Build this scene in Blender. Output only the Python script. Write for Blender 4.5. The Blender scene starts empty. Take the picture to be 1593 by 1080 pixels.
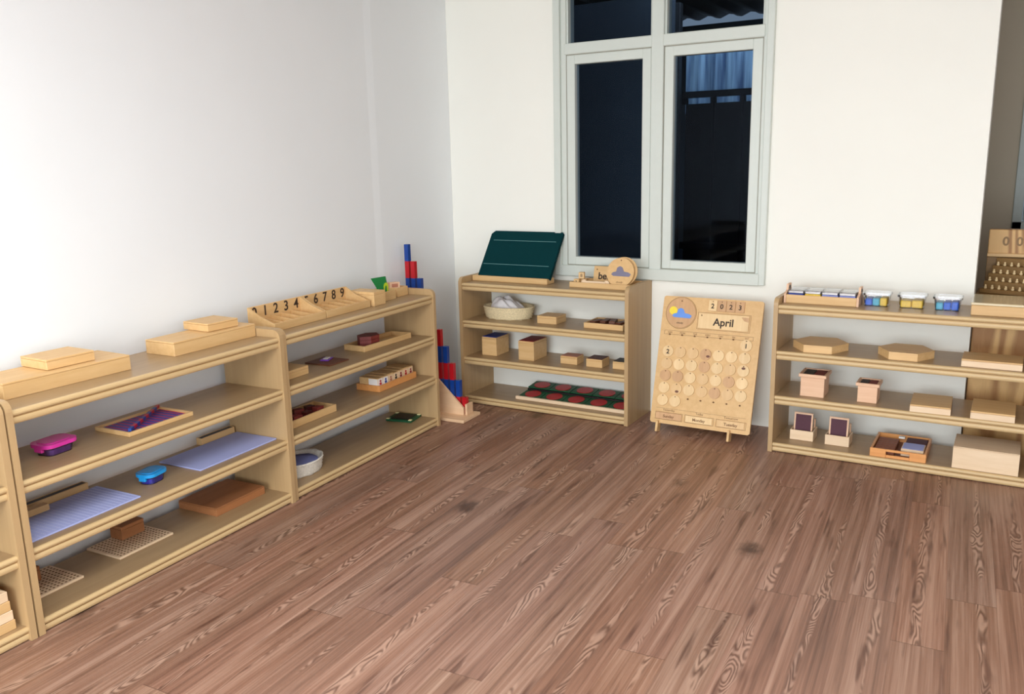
import bpy, bmesh, math, random
from math import sin, cos, pi, radians
from mathutils import Vector, Matrix
random.seed(7)
COL = bpy.context.scene.collection
SC = bpy.context.scene

# ------------------------------------------------------------------ materials
def new_mat(name):
    m = bpy.data.materials.new(name); m.use_nodes = True
    nt = m.node_tree
    for n in list(nt.nodes): nt.nodes.remove(n)
    out = nt.nodes.new('ShaderNodeOutputMaterial')
    b = nt.nodes.new('ShaderNodeBsdfPrincipled')
    nt.links.new(b.outputs[0], out.inputs[0])
    return m, nt, b, out

def lin(c):
    return tuple(((v/255.0)/12.92 if v/255.0 <= .04045 else ((v/255.0+.055)/1.055)**2.4) for v in c)

def N(nt, t, **kw):
    n = nt.nodes.new(t)
    for k, v in kw.items():
        if k.startswith('i_'):
            key = k[2:]
            n.inputs[int(key) if key.isdigit() else key.replace('_', ' ')].default_value = v
        else: setattr(n, k, v)
    return n

def MATH(nt, op, a, b=None, c=None, clamp=False):
    n = nt.nodes.new('ShaderNodeMath'); n.operation = op; n.use_clamp = clamp
    for i, v in enumerate((a, b, c)):
        if v is None: continue
        if isinstance(v, (int, float)): n.inputs[i].default_value = v
        else: nt.links.new(v, n.inputs[i])
    return n.outputs[0]

def MIX(nt, fac, a, b, mode='MIX'):
    n = nt.nodes.new('ShaderNodeMixRGB'); n.blend_type = mode
    for i, v in enumerate((fac, a, b)):
        if isinstance(v, (int, float)): n.inputs[i].default_value = v
        elif isinstance(v, tuple): n.inputs[i].default_value = (v+(1,))[:4]
        else: nt.links.new(v, n.inputs[i])
    return n.outputs[0]

def plain(name, rgb, rough=.5, var=.06, scale=30, metal=0, coat=0):
    m, nt, b, out = new_mat(name)
    c = lin(rgb)
    tc = N(nt, 'ShaderNodeTexCoord'); no = N(nt, 'ShaderNodeTexNoise', i_Scale=scale, i_Detail=3.0)
    nt.links.new(tc.outputs['Object'], no.inputs['Vector'])
    r = MIX(nt, no.outputs[0], tuple(v*(1-var) for v in c), tuple(min(1, v*(1+var)) for v in c))
    nt.links.new(r, b.inputs['Base Color'])
    b.inputs['Roughness'].default_value = rough; b.inputs['Metallic'].default_value = metal
    if coat: b.inputs['Coat Weight'].default_value = coat
    return m

def wood(name, rgb1, rgb2, rough=.45, stretch=(2.5, 45, 45), swirl=0.0, tone=.10, coat=0, spec=.5):
    """grain runs along local x"""
    m, nt, b, out = new_mat(name)
    tc = N(nt, 'ShaderNodeTexCoord'); oi = N(nt, 'ShaderNodeObjectInfo')
    mp = N(nt, 'ShaderNodeMapping'); mp.inputs['Scale'].default_value = stretch
    off = N(nt, 'ShaderNodeCombineXYZ')
    k = MATH(nt, 'MULTIPLY', oi.outputs['Random'], 37.0)
    for i in range(3): nt.links.new(k, off.inputs[i])
    nt.links.new(tc.outputs['Object'], mp.inputs['Vector']); nt.links.new(off.outputs[0], mp.inputs['Location'])
    n1 = N(nt, 'ShaderNodeTexNoise', i_Scale=1.0, i_Detail=4.0, i_Roughness=.6)
    nt.links.new(mp.outputs[0], n1.inputs['Vector'])
    f = n1.outputs[0]
    if swirl:
        mp2 = N(nt, 'ShaderNodeMapping'); mp2.inputs['Scale'].default_value = tuple(s*.22 for s in stretch)
        nt.links.new(tc.outputs['Object'], mp2.inputs['Vector']); nt.links.new(off.outputs[0], mp2.inputs['Location'])
        n2 = N(nt, 'ShaderNodeTexNoise', i_Scale=1.0, i_Detail=1.0); nt.links.new(mp2.outputs[0], n2.inputs['Vector'])
        s = MATH(nt, 'SINE', MATH(nt, 'MULTIPLY', n2.outputs[0], 60.0))
        f = MATH(nt, 'ADD', f, MATH(nt, 'MULTIPLY', s, swirl), clamp=True)
    col = MIX(nt, MATH(nt, 'MULTIPLY_ADD', f, 1.6, -.3, clamp=True), lin(rgb1), lin(rgb2))
    t = MATH(nt, 'MULTIPLY_ADD', oi.outputs['Random'], tone, 1-tone/2)
    hsv = N(nt, 'ShaderNodeHueSaturation'); nt.links.new(col, hsv.inputs['Color']); nt.links.new(t, hsv.inputs['Value'])
    nt.links.new(hsv.outputs[0], b.inputs['Base Color'])
    b.inputs['Roughness'].default_value = rough
    b.inputs['Specular IOR Level'].default_value = spec
    if coat: b.inputs['Coat Weight'].default_value = coat; b.inputs['Coat Roughness'].default_value = .15
    return m

def clear(name, tint=(.92, .94, .95), gloss=.10, rough=.08):
    m, nt, b, out = new_mat(name)
    nt.nodes.remove(b)
    t = N(nt, 'ShaderNodeBsdfTransparent'); t.inputs[0].default_value = tint+(1,)
    g = N(nt, 'ShaderNodeBsdfGlossy'); g.inputs['Roughness'].default_value = rough; g.inputs[0].default_value = (.95, .96, .97, 1)
    fr = N(nt, 'ShaderNodeFresnel', i_IOR=1.45)
    f = MATH(nt, 'ADD', MATH(nt, 'MULTIPLY', fr.outputs[0], .9), gloss, clamp=True)
    mx = N(nt, 'ShaderNodeMixShader')
    nt.links.new(f, mx.inputs[0]); nt.links.new(t.outputs[0], mx.inputs[1]); nt.links.new(g.outputs[0], mx.inputs[2])
    nt.links.new(mx.outputs[0], out.inputs[0])
    return m

M = {}
M['lam'] = wood('maple_laminate', (150, 122, 88), (168, 140, 104), rough=.36, stretch=(1.2, 30, 30), tone=.03)  # dark copy for boards: weaker light on flat faces is in the colour
M['lam_up'] = wood('maple_laminate_upright', (172, 141, 100), (190, 159, 116), rough=.42, stretch=(30, 30, 1.2), tone=.03)
M['edge'] = wood('maple_edge_band', (192, 162, 116), (210, 182, 136), rough=.45, stretch=(1.2, 30, 30), tone=.03)
M['groove'] = plain('edge_groove', (160, 126, 80), .6)
M['beech'] = wood('beech_wood', (204, 162, 106), (222, 186, 134), rough=.5, stretch=(4, 40, 40))
M['beech_pale'] = wood('pale_beech_wood', (220, 190, 154), (234, 209, 178), rough=.5, stretch=(4, 40, 40))
M['beech_pink'] = wood('pink_beech_wood', (214, 170, 136), (230, 192, 160), rough=.5, stretch=(4, 50, 50))
M['ply'] = wood('birch_plywood', (206, 164, 108), (222, 184, 130), rough=.5, stretch=(40, 40, 3), tone=.02)
M['disc_a'] = wood('disc_light', (220, 184, 132), (234, 204, 156), rough=.5, stretch=(60, 6, 60), tone=.08)
M['disc_b'] = wood('disc_tan', (190, 146, 102), (206, 164, 120), rough=.5, stretch=(60, 6, 60), tone=.08)
M['disc_c'] = wood('disc_mid', (210, 170, 118), (224, 188, 138), rough=.5, stretch=(60, 6, 60), tone=.08)
M['walnut'] = wood('walnut_wood', (84, 46, 30), (120, 70, 46), rough=.5, stretch=(4, 60, 60))
M['cardboard'] = wood('brown_board', (150, 96, 56), (172, 114, 70), rough=.65, stretch=(4, 40, 40))
M['orange_wood'] = wood('orange_wood', (206, 138, 76), (226, 160, 96), rough=.35, stretch=(5, 50, 50), coat=.2)
M['mahog'] = wood('mahogany_slats', (110, 54, 30), (140, 76, 44), rough=.45, stretch=(3, 90, 40))
M['pine'] = wood('knotty_plywood', (160, 112, 60), (214, 172, 112), rough=.5, stretch=(18, 18, 2.6), swirl=.40)
M['rack_wood'] = wood('rack_wood', (220, 180, 140), (236, 202, 166), rough=.5, stretch=(4, 40, 40))
M['white_paint'] = plain('white_paint_frame', (208, 214, 207), .35, .02)
M['dirt'] = plain('joint_line', (150, 146, 132), .8)
M['red'] = plain('red_lacquer', (186, 18, 32), .35)
M['blue'] = plain('blue_lacquer', (10, 62, 146), .35)
M['chalk'] = plain('green_chalkboard', (4, 50, 54), .9, .05)
M['chalk'].node_tree.nodes['Principled BSDF'].inputs['Specular IOR Level'].default_value = .1
M['chalk_line'] = plain('chalk_line', (110, 156, 156), .8)
M['ink'] = plain('dark_ink', (52, 36, 26), .7)
M['ink_soft'] = plain('soft_ink', (128, 92, 60), .8)
M['sun'] = plain('sun_yellow', (240, 214, 60), .5)
M['cloud'] = plain('cloud_blue', (98, 146, 224), .5)
M['cloud_grey'] = plain('cloud_grey', (118, 114, 136), .5)
M['green'] = plain('bright_green', (10, 134, 66), .5)
M['lime'] = plain('lime_yellow', (196, 220, 40), .5)
M['dkgreen'] = plain('dark_green', (14, 78, 46), .5)
M['dkred'] = plain('deep_red', (176, 8, 20), .4)
M['maroon'] = plain('maroon', (124, 44, 38), .55, .25, 60)
M['maroon2'] = plain('dark_maroon', (74, 18, 18), .5, .2, 60)
M['plum'] = plain('plum', (74, 26, 44), .6)
M['black'] = plain('black', (26, 20, 20), .5)
M['wine'] = plain('wine', (136, 24, 38), .5)
M['navy'] = plain('navy_blue', (26, 58, 150), .5)
M['rose'] = plain('rose_brown', (178, 116, 92), .5)
M['cream'] = plain('cream', (236, 226, 170), .6)
M['pink'] = plain('pink_plastic', (222, 58, 168), .25, .03)
M['cyan'] = plain('cyan_plastic', (34, 158, 232), .25, .03)
M['purple'] = plain('purple_beads', (124, 70, 178), .3, .4, 90)
M['indigo'] = plain('indigo_beads', (60, 64, 206), .3, .4, 90)
M['lav'] = plain('lavender_felt', (168, 176, 226), .7, .03)
M['lav_line'] = plain('pale_line', (204, 208, 238), .7)
M['paper_blue'] = plain('blue_paper', (140, 150, 214), .7)
M['paper'] = plain('white_paper', (238, 234, 230), .7, .02)
M['cloth'] = plain('white_cloth', (226, 222, 222), .9, .05, 60)
M['wicker'] = plain('pale_wicker', (222, 202, 162), .8, .40, 120)
M['wicker_w'] = plain('white_wicker', (226, 218, 206), .8, .35, 120)
M['board_blue'] = plain('dark_blue_board', (74, 66, 152), .5)
M['board_line'] = plain('red_line', (206, 40, 56), .5)
M['lid'] = clear('clear_lid', (.86, .87, .9), .16)
M['tub'] = clear('clear_tub', (.93, .94, .95), .06)
M['yellow'] = plain('yellow_beads', (242, 196, 62), .4, .25, 120)
M['blue2'] = plain('blue_beads', (30, 104, 214), .4, .35, 120)
M['teal'] = plain('teal_beads', (72, 178, 206), .4, .25, 120)
M['gold'] = plain('gold_beads', (222, 196, 150), .25, .2, 120)
M['rack_dark'] = wood('dark_rack_wood', (116, 84, 42), (150, 114, 62), rough=.5, stretch=(4, 40, 40))
M['hole'] = plain('peg_hole', (120, 84, 52), .8)
M['gloss_top'] = wood('varnished_top', (190, 172, 132), (206, 188, 148), rough=.22, stretch=(2, 20, 20), coat=1.0)
M['grey_blue'] = plain('grey_blue_paint', (176, 186, 184), .4)
M['dark_wall'] = plain('dark_yard_wall', (58, 68, 78), .9, .15, 3)
M['gate'] = plain('black_gate', (20, 20, 23), .95)
M['gate'].node_tree.nodes['Principled BSDF'].inputs['Specular IOR Level'].default_value = 0.0
M['steel'] = plain('dark_steel', (24, 26, 30), .6)
M['ground'] = plain('yard_ground', (70, 70, 70), .9)

def wall_mat(name, rgb, amt=.015):
    m, nt, b, out = new_mat(name)
    tc = N(nt, 'ShaderNodeTexCoord')
    n1 = N(nt, 'ShaderNodeTexNoise', i_Scale=2.2, i_Detail=3.0); nt.links.new(tc.outputs['Object'], n1.inputs['Vector'])
    n2 = N(nt, 'ShaderNodeTexNoise', i_Scale=160.0, i_Detail=2.0); nt.links.new(tc.outputs['Object'], n2.inputs['Vector'])
    c = lin(rgb)
    nt.links.new(MIX(nt, n1.outputs[0], tuple(v*(1-amt*2) for v in c), tuple(v*(1+amt) for v in c)), b.inputs['Base Color'])
    bp = N(nt, 'ShaderNodeBump', i_Strength=.05, i_Distance=.002); nt.links.new(n2.outputs[0], bp.inputs['Height'])
    bp2 = N(nt, 'ShaderNodeBump', i_Strength=.10, i_Distance=.02); nt.links.new(n1.outputs[0], bp2.inputs['Height'])
    nt.links.new(bp2.outputs[0], bp.inputs['Normal']); nt.links.new(bp.outputs[0], b.inputs['Normal'])
    b.inputs['Roughness'].default_value = .75; b.inputs['Specular IOR Level'].default_value = .25
    return m
M['wall'] = wall_mat('white_wall_paint', (239, 242, 244))
M['wall_b'] = wall_mat('warm_white_wall_paint', (242, 241, 233))
M['wall_f'] = wall_mat('beige_wall_paint', (196, 186, 168))
M['ceil'] = wall_mat('ceiling_paint', (242, 241, 238))

def corrugated(name):
    m, nt, b, out = new_mat(name)
    tc = N(nt, 'ShaderNodeTexCoord'); sep = N(nt, 'ShaderNodeSeparateXYZ'); nt.links.new(tc.outputs['Object'], sep.inputs[0])
    mp = N(nt, 'ShaderNodeMapping'); mp.inputs['Scale'].default_value = (26, 26, 1.5); nt.links.new(tc.outputs['Object'], mp.inputs['Vector'])
    no = N(nt, 'ShaderNodeTexNoise', i_Scale=1.0, i_Detail=5.0); nt.links.new(mp.outputs[0], no.inputs['Vector'])
    cr = N(nt, 'ShaderNodeValToRGB'); nt.links.new(no.outputs[0], cr.inputs[0])
    cr.color_ramp.elements[0].position = .33; cr.color_ramp.elements[0].color = lin((70, 100, 140))+(1,)
    cr.color_ramp.elements[1].position = .66; cr.color_ramp.elements[1].color = lin((176, 212, 240))+(1,)
    nt.links.new(cr.outputs[0], b.inputs['Base Color']); b.inputs['Roughness'].default_value = .7
    return m
M['weathered'] = corrugated('weathered_blue_sheet')

def glass_mat():
    m, nt, b, out = new_mat('tinted_glass'); nt.nodes.remove(b)
    t = N(nt, 'ShaderNodeBsdfTransparent'); t.inputs[0].default_value = (.74, .80, .86, 1)
    g = N(nt, 'ShaderNodeBsdfGlossy'); g.inputs['Roughness'].default_value = .02; g.inputs[0].default_value = (.050, .057, .067, 1)
    mx = N(nt, 'ShaderNodeMixShader'); mx.inputs[0].default_value = .06
    nt.links.new(t.outputs[0], mx.inputs[1]); nt.links.new(g.outputs[0], mx.inputs[2]); nt.links.new(mx.outputs[0], out.inputs[0])
    return m
M['glass'] = glass_mat()

def floor_mat():
    m, nt, b, out = new_mat('vinyl_plank_floor')
    L = nt.links
    W_, L_ = .15, 1.22
    geo = N(nt, 'ShaderNodeNewGeometry'); sep = N(nt, 'ShaderNodeSeparateXYZ'); L.new(geo.outputs['Position'], sep.inputs[0])
    X, Y = sep.outputs[0], sep.outputs[1]
    xs = MATH(nt, 'DIVIDE', MATH(nt, 'ADD', X, 10.035), W_)
    xi = MATH(nt, 'FLOOR', xs); u = MATH(nt, 'SUBTRACT', MATH(nt, 'FRACT', xs), .5)
    wn = N(nt, 'ShaderNodeTexWhiteNoise', noise_dimensions='1D'); L.new(xi, wn.inputs['W'])
    ys = MATH(nt, 'ADD', MATH(nt, 'DIVIDE', MATH(nt, 'ADD', Y, 20.0), L_), MATH(nt, 'MULTIPLY', wn.outputs[0], 7.31))
    yi = MATH(nt, 'FLOOR', ys); v = MATH(nt, 'SUBTRACT', MATH(nt, 'FRACT', ys), .5)
    cid = N(nt, 'ShaderNodeCombineXYZ'); L.new(xi, cid.inputs[0]); L.new(yi, cid.inputs[1])
    w2 = N(nt, 'ShaderNodeTexWhiteNoise', noise_dimensions='2D'); L.new(cid.outputs[0], w2.inputs['Vector'])
    rs = N(nt, 'ShaderNodeSeparateXYZ'); L.new(w2.outputs['Color'], rs.inputs[0])
    r1, r2, r3 = rs.outputs
    def vec(x, y, z):
        c = N(nt, 'ShaderNodeCombineXYZ')
        for i, q in enumerate((x, y, z)):
            if isinstance(q, (int, float)): c.inputs[i].default_value = q
            else: L.new(q, c.inputs[i])
        return c.outputs[0]
    def noise(x, y, z, detail=3.0, rough=.55, dist=0.0):
        n = N(nt, 'ShaderNodeTexNoise', i_Scale=1.0, i_Detail=detail, i_Roughness=rough, i_Distortion=dist)
        L.new(vec(x, y, z), n.inputs['Vector']); return n.outputs[0]
    seed = MATH(nt, 'MULTIPLY', r1, 90.0)
    mx = lambda a, k: MATH(nt, 'MULTIPLY', a, k)
    # straight grain
    g1 = noise(mx(X, 46), mx(Y, .75), seed, 4.0, .6)
    g2 = noise(mx(X, 190), mx(Y, 3.0), seed, 2.0, .6)
    # broad tone along plank
    g3 = noise(mx(X, 9), mx(Y, .8), seed, 1.0)
    # cathedral / swirl grain
    n1 = noise(mx(X, 16), mx(Y, 3.4), MATH(nt, 'ADD', seed, 5.0), 1.5, .5, .3)
    ring = MATH(nt, 'MULTIPLY_ADD', MATH(nt, 'SINE', MATH(nt, 'ADD', mx(n1, 95.0), mx(X, 60))), .5, .5)
    wig = noise(mx(X, 60), mx(Y, 30), seed, 2.0)
    cen = MATH(nt, 'MULTIPLY_ADD', r2, .5, -.25)
    wander = MATH(nt, 'MULTIPLY_ADD', noise(0.0, mx(Y, 2.2), seed, 1.0), .30, -.15)
    du = MATH(nt, 'ABSOLUTE', MATH(nt, 'SUBTRACT', u, MATH(nt, 'ADD', cen, wander)))
    wid = MATH(nt, 'MULTIPLY_ADD', noise(7.0, mx(Y, 1.9), seed, 1.0), .62, -.24)
    mask = N(nt, 'ShaderNodeMapRange', interpolation_type='SMOOTHSTEP'); mask.clamp = True
    L.new(MATH(nt, 'SUBTRACT', wid, du), mask.inputs[0]); mask.inputs[1].default_value = -.03; mask.inputs[2].default_value = .05
    mask = mask.outputs[0]
    # colours
    dark, mid, lite = lin((86, 57, 45)), lin((139, 101, 83)), lin((179, 144, 125))
    ramp = N(nt, 'ShaderNodeValToRGB'); e = ramp.color_ramp.elements
    e[0].position = .30; e[0].color = dark+(1,); e[1].position = .72; e[1].color = lite+(1,)
    k = ramp.color_ramp.elements.new(.5); k.color = mid+(1,)
    base = MATH(nt, 'ADD', MATH(nt, 'ADD', mx(g1, .55), mx(g2, .22)), mx(g3, .27))
    L.new(base, ramp.inputs[0])
    ramp2 = N(nt, 'ShaderNodeValToRGB'); e = ramp2.color_ramp.elements
    e[0].position = .12; e[0].color = lin((84, 54, 42))+(1,); e[1].position = .80; e[1].color = lin((184, 148, 128))+(1,)
    L.new(MATH(nt, 'ADD', mx(ring, .72), mx(wig, .30)), ramp2.inputs[0])
    col = MIX(nt, MATH(nt, 'MULTIPLY', mask, .62), ramp.outputs[0], ramp2.outputs[0])
    # plank tone
    tone = MATH(nt, 'MULTIPLY_ADD', r3, .14, .91)
    hs = N(nt, 'ShaderNodeHueSaturation'); L.new(col, hs.inputs['Color']); L.new(tone, hs.inputs['Value'])
    L.new(MATH(nt, 'MULTIPLY_ADD', r2, .006, .499), hs.inputs['Hue']); L.new(MATH(nt, 'MULTIPLY_ADD', r1, .12, .93), hs.inputs['Saturation'])
    col = hs.outputs[0]
    # dark streaks
    st = noise(mx(X, 26), mx(Y, 2.6), MATH(nt, 'ADD', seed, 31.0), 2.0)
    sm = N(nt, 'ShaderNodeMapRange', interpolation_type='SMOOTHSTEP'); L.new(st, sm.inputs[0]); sm.inputs[1].default_value = .58; sm.inputs[2].default_value = .76
    col = MIX(nt, MATH(nt, 'MULTIPLY', sm.outputs[0], .75), col, lin((78, 46, 34)))
    # knots
    vo = N(nt, 'ShaderNodeTexVoronoi', i_Scale=1.0, feature='F1'); L.new(vec(mx(X, 2.3), mx(Y, 1.55), 3.0), vo.inputs['Vector'])
    kd = MATH(nt, 'ADD', vo.outputs['Distance'], MATH(nt, 'MULTIPLY_ADD', noise(mx(X, 60), mx(Y, 22), 1.0, 2.0), .10, -.05))
    km = N(nt, 'ShaderNodeMapRange', interpolation_type='SMOOTHSTEP'); L.new(kd, km.inputs[0]); km.inputs[1].default_value = .16; km.inputs[2].default_value = .03
    vr = N(nt, 'ShaderNodeSeparateXYZ'); L.new(vo.outputs['Color'], vr.inputs[0])
    kk = MATH(nt, 'MULTIPLY', km.outputs[0], MATH(nt, 'GREATER_THAN', vr.outputs[0], .30))
    col = MIX(nt, MATH(nt, 'MULTIPLY', kk, .88), col, lin((62, 36, 26)))
    # seams
    sx = MATH(nt, 'GREATER_THAN', MATH(nt, 'ABSOLUTE', u), .493)
    sy = MATH(nt, 'GREATER_THAN', MATH(nt, 'ABSOLUTE', v), .4988)
    seam = MATH(nt, 'MAXIMUM', MATH(nt, 'MULTIPLY', sx, .35), sy)
    col = MIX(nt, MATH(nt, 'MULTIPLY', seam, .5), col, lin((62, 38, 28)))
    L.new(col, b.inputs['Base Color'])
    b.inputs['Roughness'].default_value = .40
    L.new(MATH(nt, 'MULTIPLY_ADD', g1, .22, .30), b.inputs['Roughness'])
    b.inputs['Specular IOR Level'].default_value = .5
    bp = N(nt, 'ShaderNodeBump', i_Strength=.12, i_Distance=.002); L.new(MATH(nt, 'SUBTRACT', g2, MATH(nt, 'MULTIPLY', seam, .8)), bp.inputs['Height'])
    L.new(bp.outputs[0], b.inputs['Normal'])
    return m
M['floor'] = floor_mat()

# ------------------------------------------------------------------ mesh helpers
class MB:
    def __init__(s): s.bm = bmesh.new()
    def _new(s, n0, mi=0, T=None, smooth=False, f0=0):
        s.bm.verts.ensure_lookup_table(); s.bm.faces.ensure_lookup_table()
        if T is not None:
            for v in s.bm.verts[n0:]: v.co = T @ v.co
        for f in s.bm.faces[f0:]:
            f.material_index = mi; f.smooth = smooth
    def box(s, x0, x1, y0, y1, z0, z1, bev=0.0, mi=0, T=None, seg=1):
        t = bmesh.new()
        vs = [t.verts.new((x, y, z)) for z in (z0, z1) for y in (y0, y1) for x in (x0, x1)]
        for q in ((0, 2, 3, 1), (4, 5, 7, 6), (0, 1, 5, 4), (1, 3, 7, 5), (3, 2, 6, 7), (2, 0, 4, 6)): t.faces.new([vs[i] for i in q])
        if bev: bmesh.ops.bevel(t, geom=list(t.edges), offset=bev, segments=seg, profile=.5, affect='EDGES')
        return s.merge(t, mi, T)
    def merge(s, t, mi=0, T=None, smooth=False):
        vm = {}
        t.verts.index_update()
        for v in t.verts: vm[v.index] = s.bm.verts.new(T @ v.co if T is not None else v.co)
        for f in t.faces:
            try:
                g = s.bm.faces.new([vm[v.index] for v in f.verts]); g.material_index = mi; g.smooth = smooth or f.smooth
            except ValueError: pass
        t.free(); return s
    def prism(s, pts, z0, z1, bev=0.0, mi=0, T=None, taper=1.0, smooth=False):
        t = bmesh.new()
        cx = sum(p[0] for p in pts)/len(pts); cy = sum(p[1] for p in pts)/len(pts)
        a = [t.verts.new((p[0], p[1], z0)) for p in pts]
        b = [t.verts.new((cx+(p[0]-cx)*taper, cy+(p[1]-cy)*taper, z1)) for p in pts]
        t.faces.new(a[::-1]); top = t.faces.new(b); n = len(pts)
        for i in range(n):
            f = t.faces.new((a[i], a[(i+1) % n], b[(i+1) % n], b[i])); f.smooth = smooth
        if bev: bmesh.ops.bevel(t, geom=[e for e in t.edges if len(e.link_faces) == 2 and e.calc_face_angle(0) > .6], offset=bev, segments=1, affect='EDGES')
        return s.merge(t, mi, T)
    def rrect(s, cx, cy, w, d, r, z0, z1, mi=0, T=None, taper=1.0, bev=0.0, n=5):
        pts = []
        for (sx, sy, a0) in ((1, 1, 0), (-1, 1, 90), (-1, -1, 180), (1, -1, 270)):
            for k in range(n+1):
                a = radians(a0+90*k/n)
                pts.append((cx+sx*(w/2-r)+r*cos(a), cy+sy*(d/2-r)+r*sin(a)))
        return s.prism(pts, z0, z1, bev, mi, T, taper, smooth=False)
    def cyl(s, cx, cy, r, z0, z1, n=24, mi=0, T=None, bev=0.0, taper=1.0):
        pts = [(cx+r*cos(2*pi*k/n), cy+r*sin(2*pi*k/n)) for k in range(n)]
        return s.prism(pts, z0, z1, bev, mi, T, taper, smooth=True)
    def lathe(s, prof, n=32, mi=0, T=None, sx=1, sy=1, wob=None):
        t = bmesh.new(); rings = []
        for j, (r, z) in enumerate(prof):
            ring = []
            for k in range(n):
                a = 2*pi*k/n; rr = r*(1+(wob(k, j) if wob else 0))
                ring.append(t.verts.new((rr*cos(a)*sx, rr*sin(a)*sy, z)))
            rings.append(ring)
        for j in range(len(rings)-1):
            for k in range(n):
                f = t.faces.new((rings[j][k], rings[j][(k+1) % n], rings[j+1][(k+1) % n], rings[j+1][k])); f.smooth = True
        t.faces.new(rings[0][::-1]); t.faces.new(rings[-1])
        return s.merge(t, mi, T)
    def sphere(s, c, r, mi=0, seg=8, rings=6):
        t = bmesh.new(); bmesh.ops.create_uvsphere(t, u_segments=seg, v_segments=rings, radius=r)
        return s.merge(t, mi, Matrix.Translation(c), smooth=True)
    def build(s, name, mats, parent=None):
        me = bpy.data.meshes.new(name)
        bmesh.ops.recalc_face_normals(s.bm, faces=list(s.bm.faces))
        s.bm.to_mesh(me); s.bm.free()
        for m in (mats if isinstance(mats, (list, tuple)) else [mats]): me.materials.append(M[m])
        o = bpy.data.objects.new(name, me); COL.objects.link(o)
        if parent is not None: o.parent = parent
        return o

def text_part(name, body, size, mat, parent, T, extrude=.0006, align='CENTER', bold=0.0):
    cu = bpy.data.curves.new('tmp', 'FONT'); cu.body = body; cu.size = size; cu.extrude = extrude; cu.align_x = align; cu.align_y = 'CENTER'; cu.offset = bold
    ob = bpy.data.objects.new('tmp', cu)
    me = bpy.data.meshes.new_from_object(ob); me.name = name
    bpy.data.objects.remove(ob); bpy.data.curves.remove(cu)
    me.transform(T); me.materials.clear(); me.materials.append(M[mat])
    o = bpy.data.objects.new(name, me); COL.objects.link(o); o.parent = parent
    return o

def tag(o, label, cat, group=None):
    o['label'] = label; o['category'] = cat
    if group: o['group'] = group
    return o
def struct(o): o['kind'] = 'structure'; return o
def empty(name, loc, rz=0, rx=0):
    o = bpy.data.objects.new(name, None); COL.objects.link(o); o.empty_display_size = .05
    o.location = loc; o.rotation_euler = (rx, 0, rz); return o

# ------------------------------------------------------------------ frames
YW = -.0581
UN = {'A': ((.385, -4.5605), pi/2), 'B': ((.385, -3.3145), pi/2), 'C': ((.378, -2.0722), pi/2),
      'M': ((.246, -.364), YW), 'R': ((2.1695, -.5345), YW), 'W': ((0, 0), YW)}
ZL = (.048, .297, .53, .763)
EPS = .0012
def F(u, s, t, z=0):
    (ox, oy), a = UN[u]
    return Vector((ox+s*cos(a)-t*sin(a), oy+s*sin(a)+t*cos(a), z))
def thing(name, label, cat, u, s, t, z, group=None, rot=0):
    o = empty(name, F(u, s, t, z+EPS), UN[u][1]+rot)
    return tag(o, label, cat, group)

# ------------------------------------------------------------------ room shell
def shell():
    m = MB(); m.box(-.2, 5.8, -7.8, 3.2, -.08, 0); struct(m.build('floor', 'floor'))
    m = MB(); m.prism([(-.2, -7.8), (5.8, -7.8), (5.8, 1.8), (2.92, 1.8), (2.92, -.06), (-.2, .12)], 2.475, 2.56); struct(m.build('ceiling', 'ceil'))
    m = MB(); m.box(-.12, 0, -7.6, .06, 0, 2.475); struct(m.build('wall_left', 'wall'))
    m = MB(); m.prism([(0, -.85), (.005, -.79), (.005, -.001), (0, -.001)], 0, 2.475); struct(m.build('wall_corner', 'wall'))
    # back wall in its own frame, with the window hole and the wide opening on the right
    o = empty('wall_back', (0, 0, 0), YW); struct(o)
    m = MB(); H = 2.475
    m.box(-.1, .775, 0, .12, 0, H); m.box(.775, 2.045, 0, .12, 0, .80); m.box(2.045, 3.05, 0, .12, 0, H)
    m.box(.775, 2.045, 0, .12, 2.44, H); m.box(4.5, 5.75, 0, .12, 0, H)
    b = m.build('wall_panel', 'wall_b', o)
    m = MB(); m.box(5.6, 5.72, -7.6, .0, 0, H); struct(m.build('wall_right', 'wall'))
    # rear wall with wide doorway that lets the daylight in
    m = MB(); m.box(-.1, .15, -7.62, -7.5, 0, H); m.box(4.15, 5.7, -7.62, -7.5, 0, H); m.box(.15, 4.15, -7.62, -7.5, 2.35, H)
    struct(m.build('wall_rear', 'wall'))
    # adjoining room
    m = MB(); m.box(2.95, 3.03, -.04, 1.75, 0, H); struct(m.build('wall_side', 'wall_f'))
    m = MB(); m.box(2.95, 3.29, 1.6, 1.7, 0, H); m.box(3.29, 4.3, 1.6, 1.7, 0, .98); m.box(3.29, 4.3, 1.6, 1.7, 2.2, H); m.box(4.3, 5.75, 1.6, 1.7, 0, H)
    struct(m.build('wall_far', 'wall_f'))
    m = MB(); m.box(5.6, 5.72, -.3, 1.7, 0, H); struct(m.build('wall_end', 'wall_f'))
shell()

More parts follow.
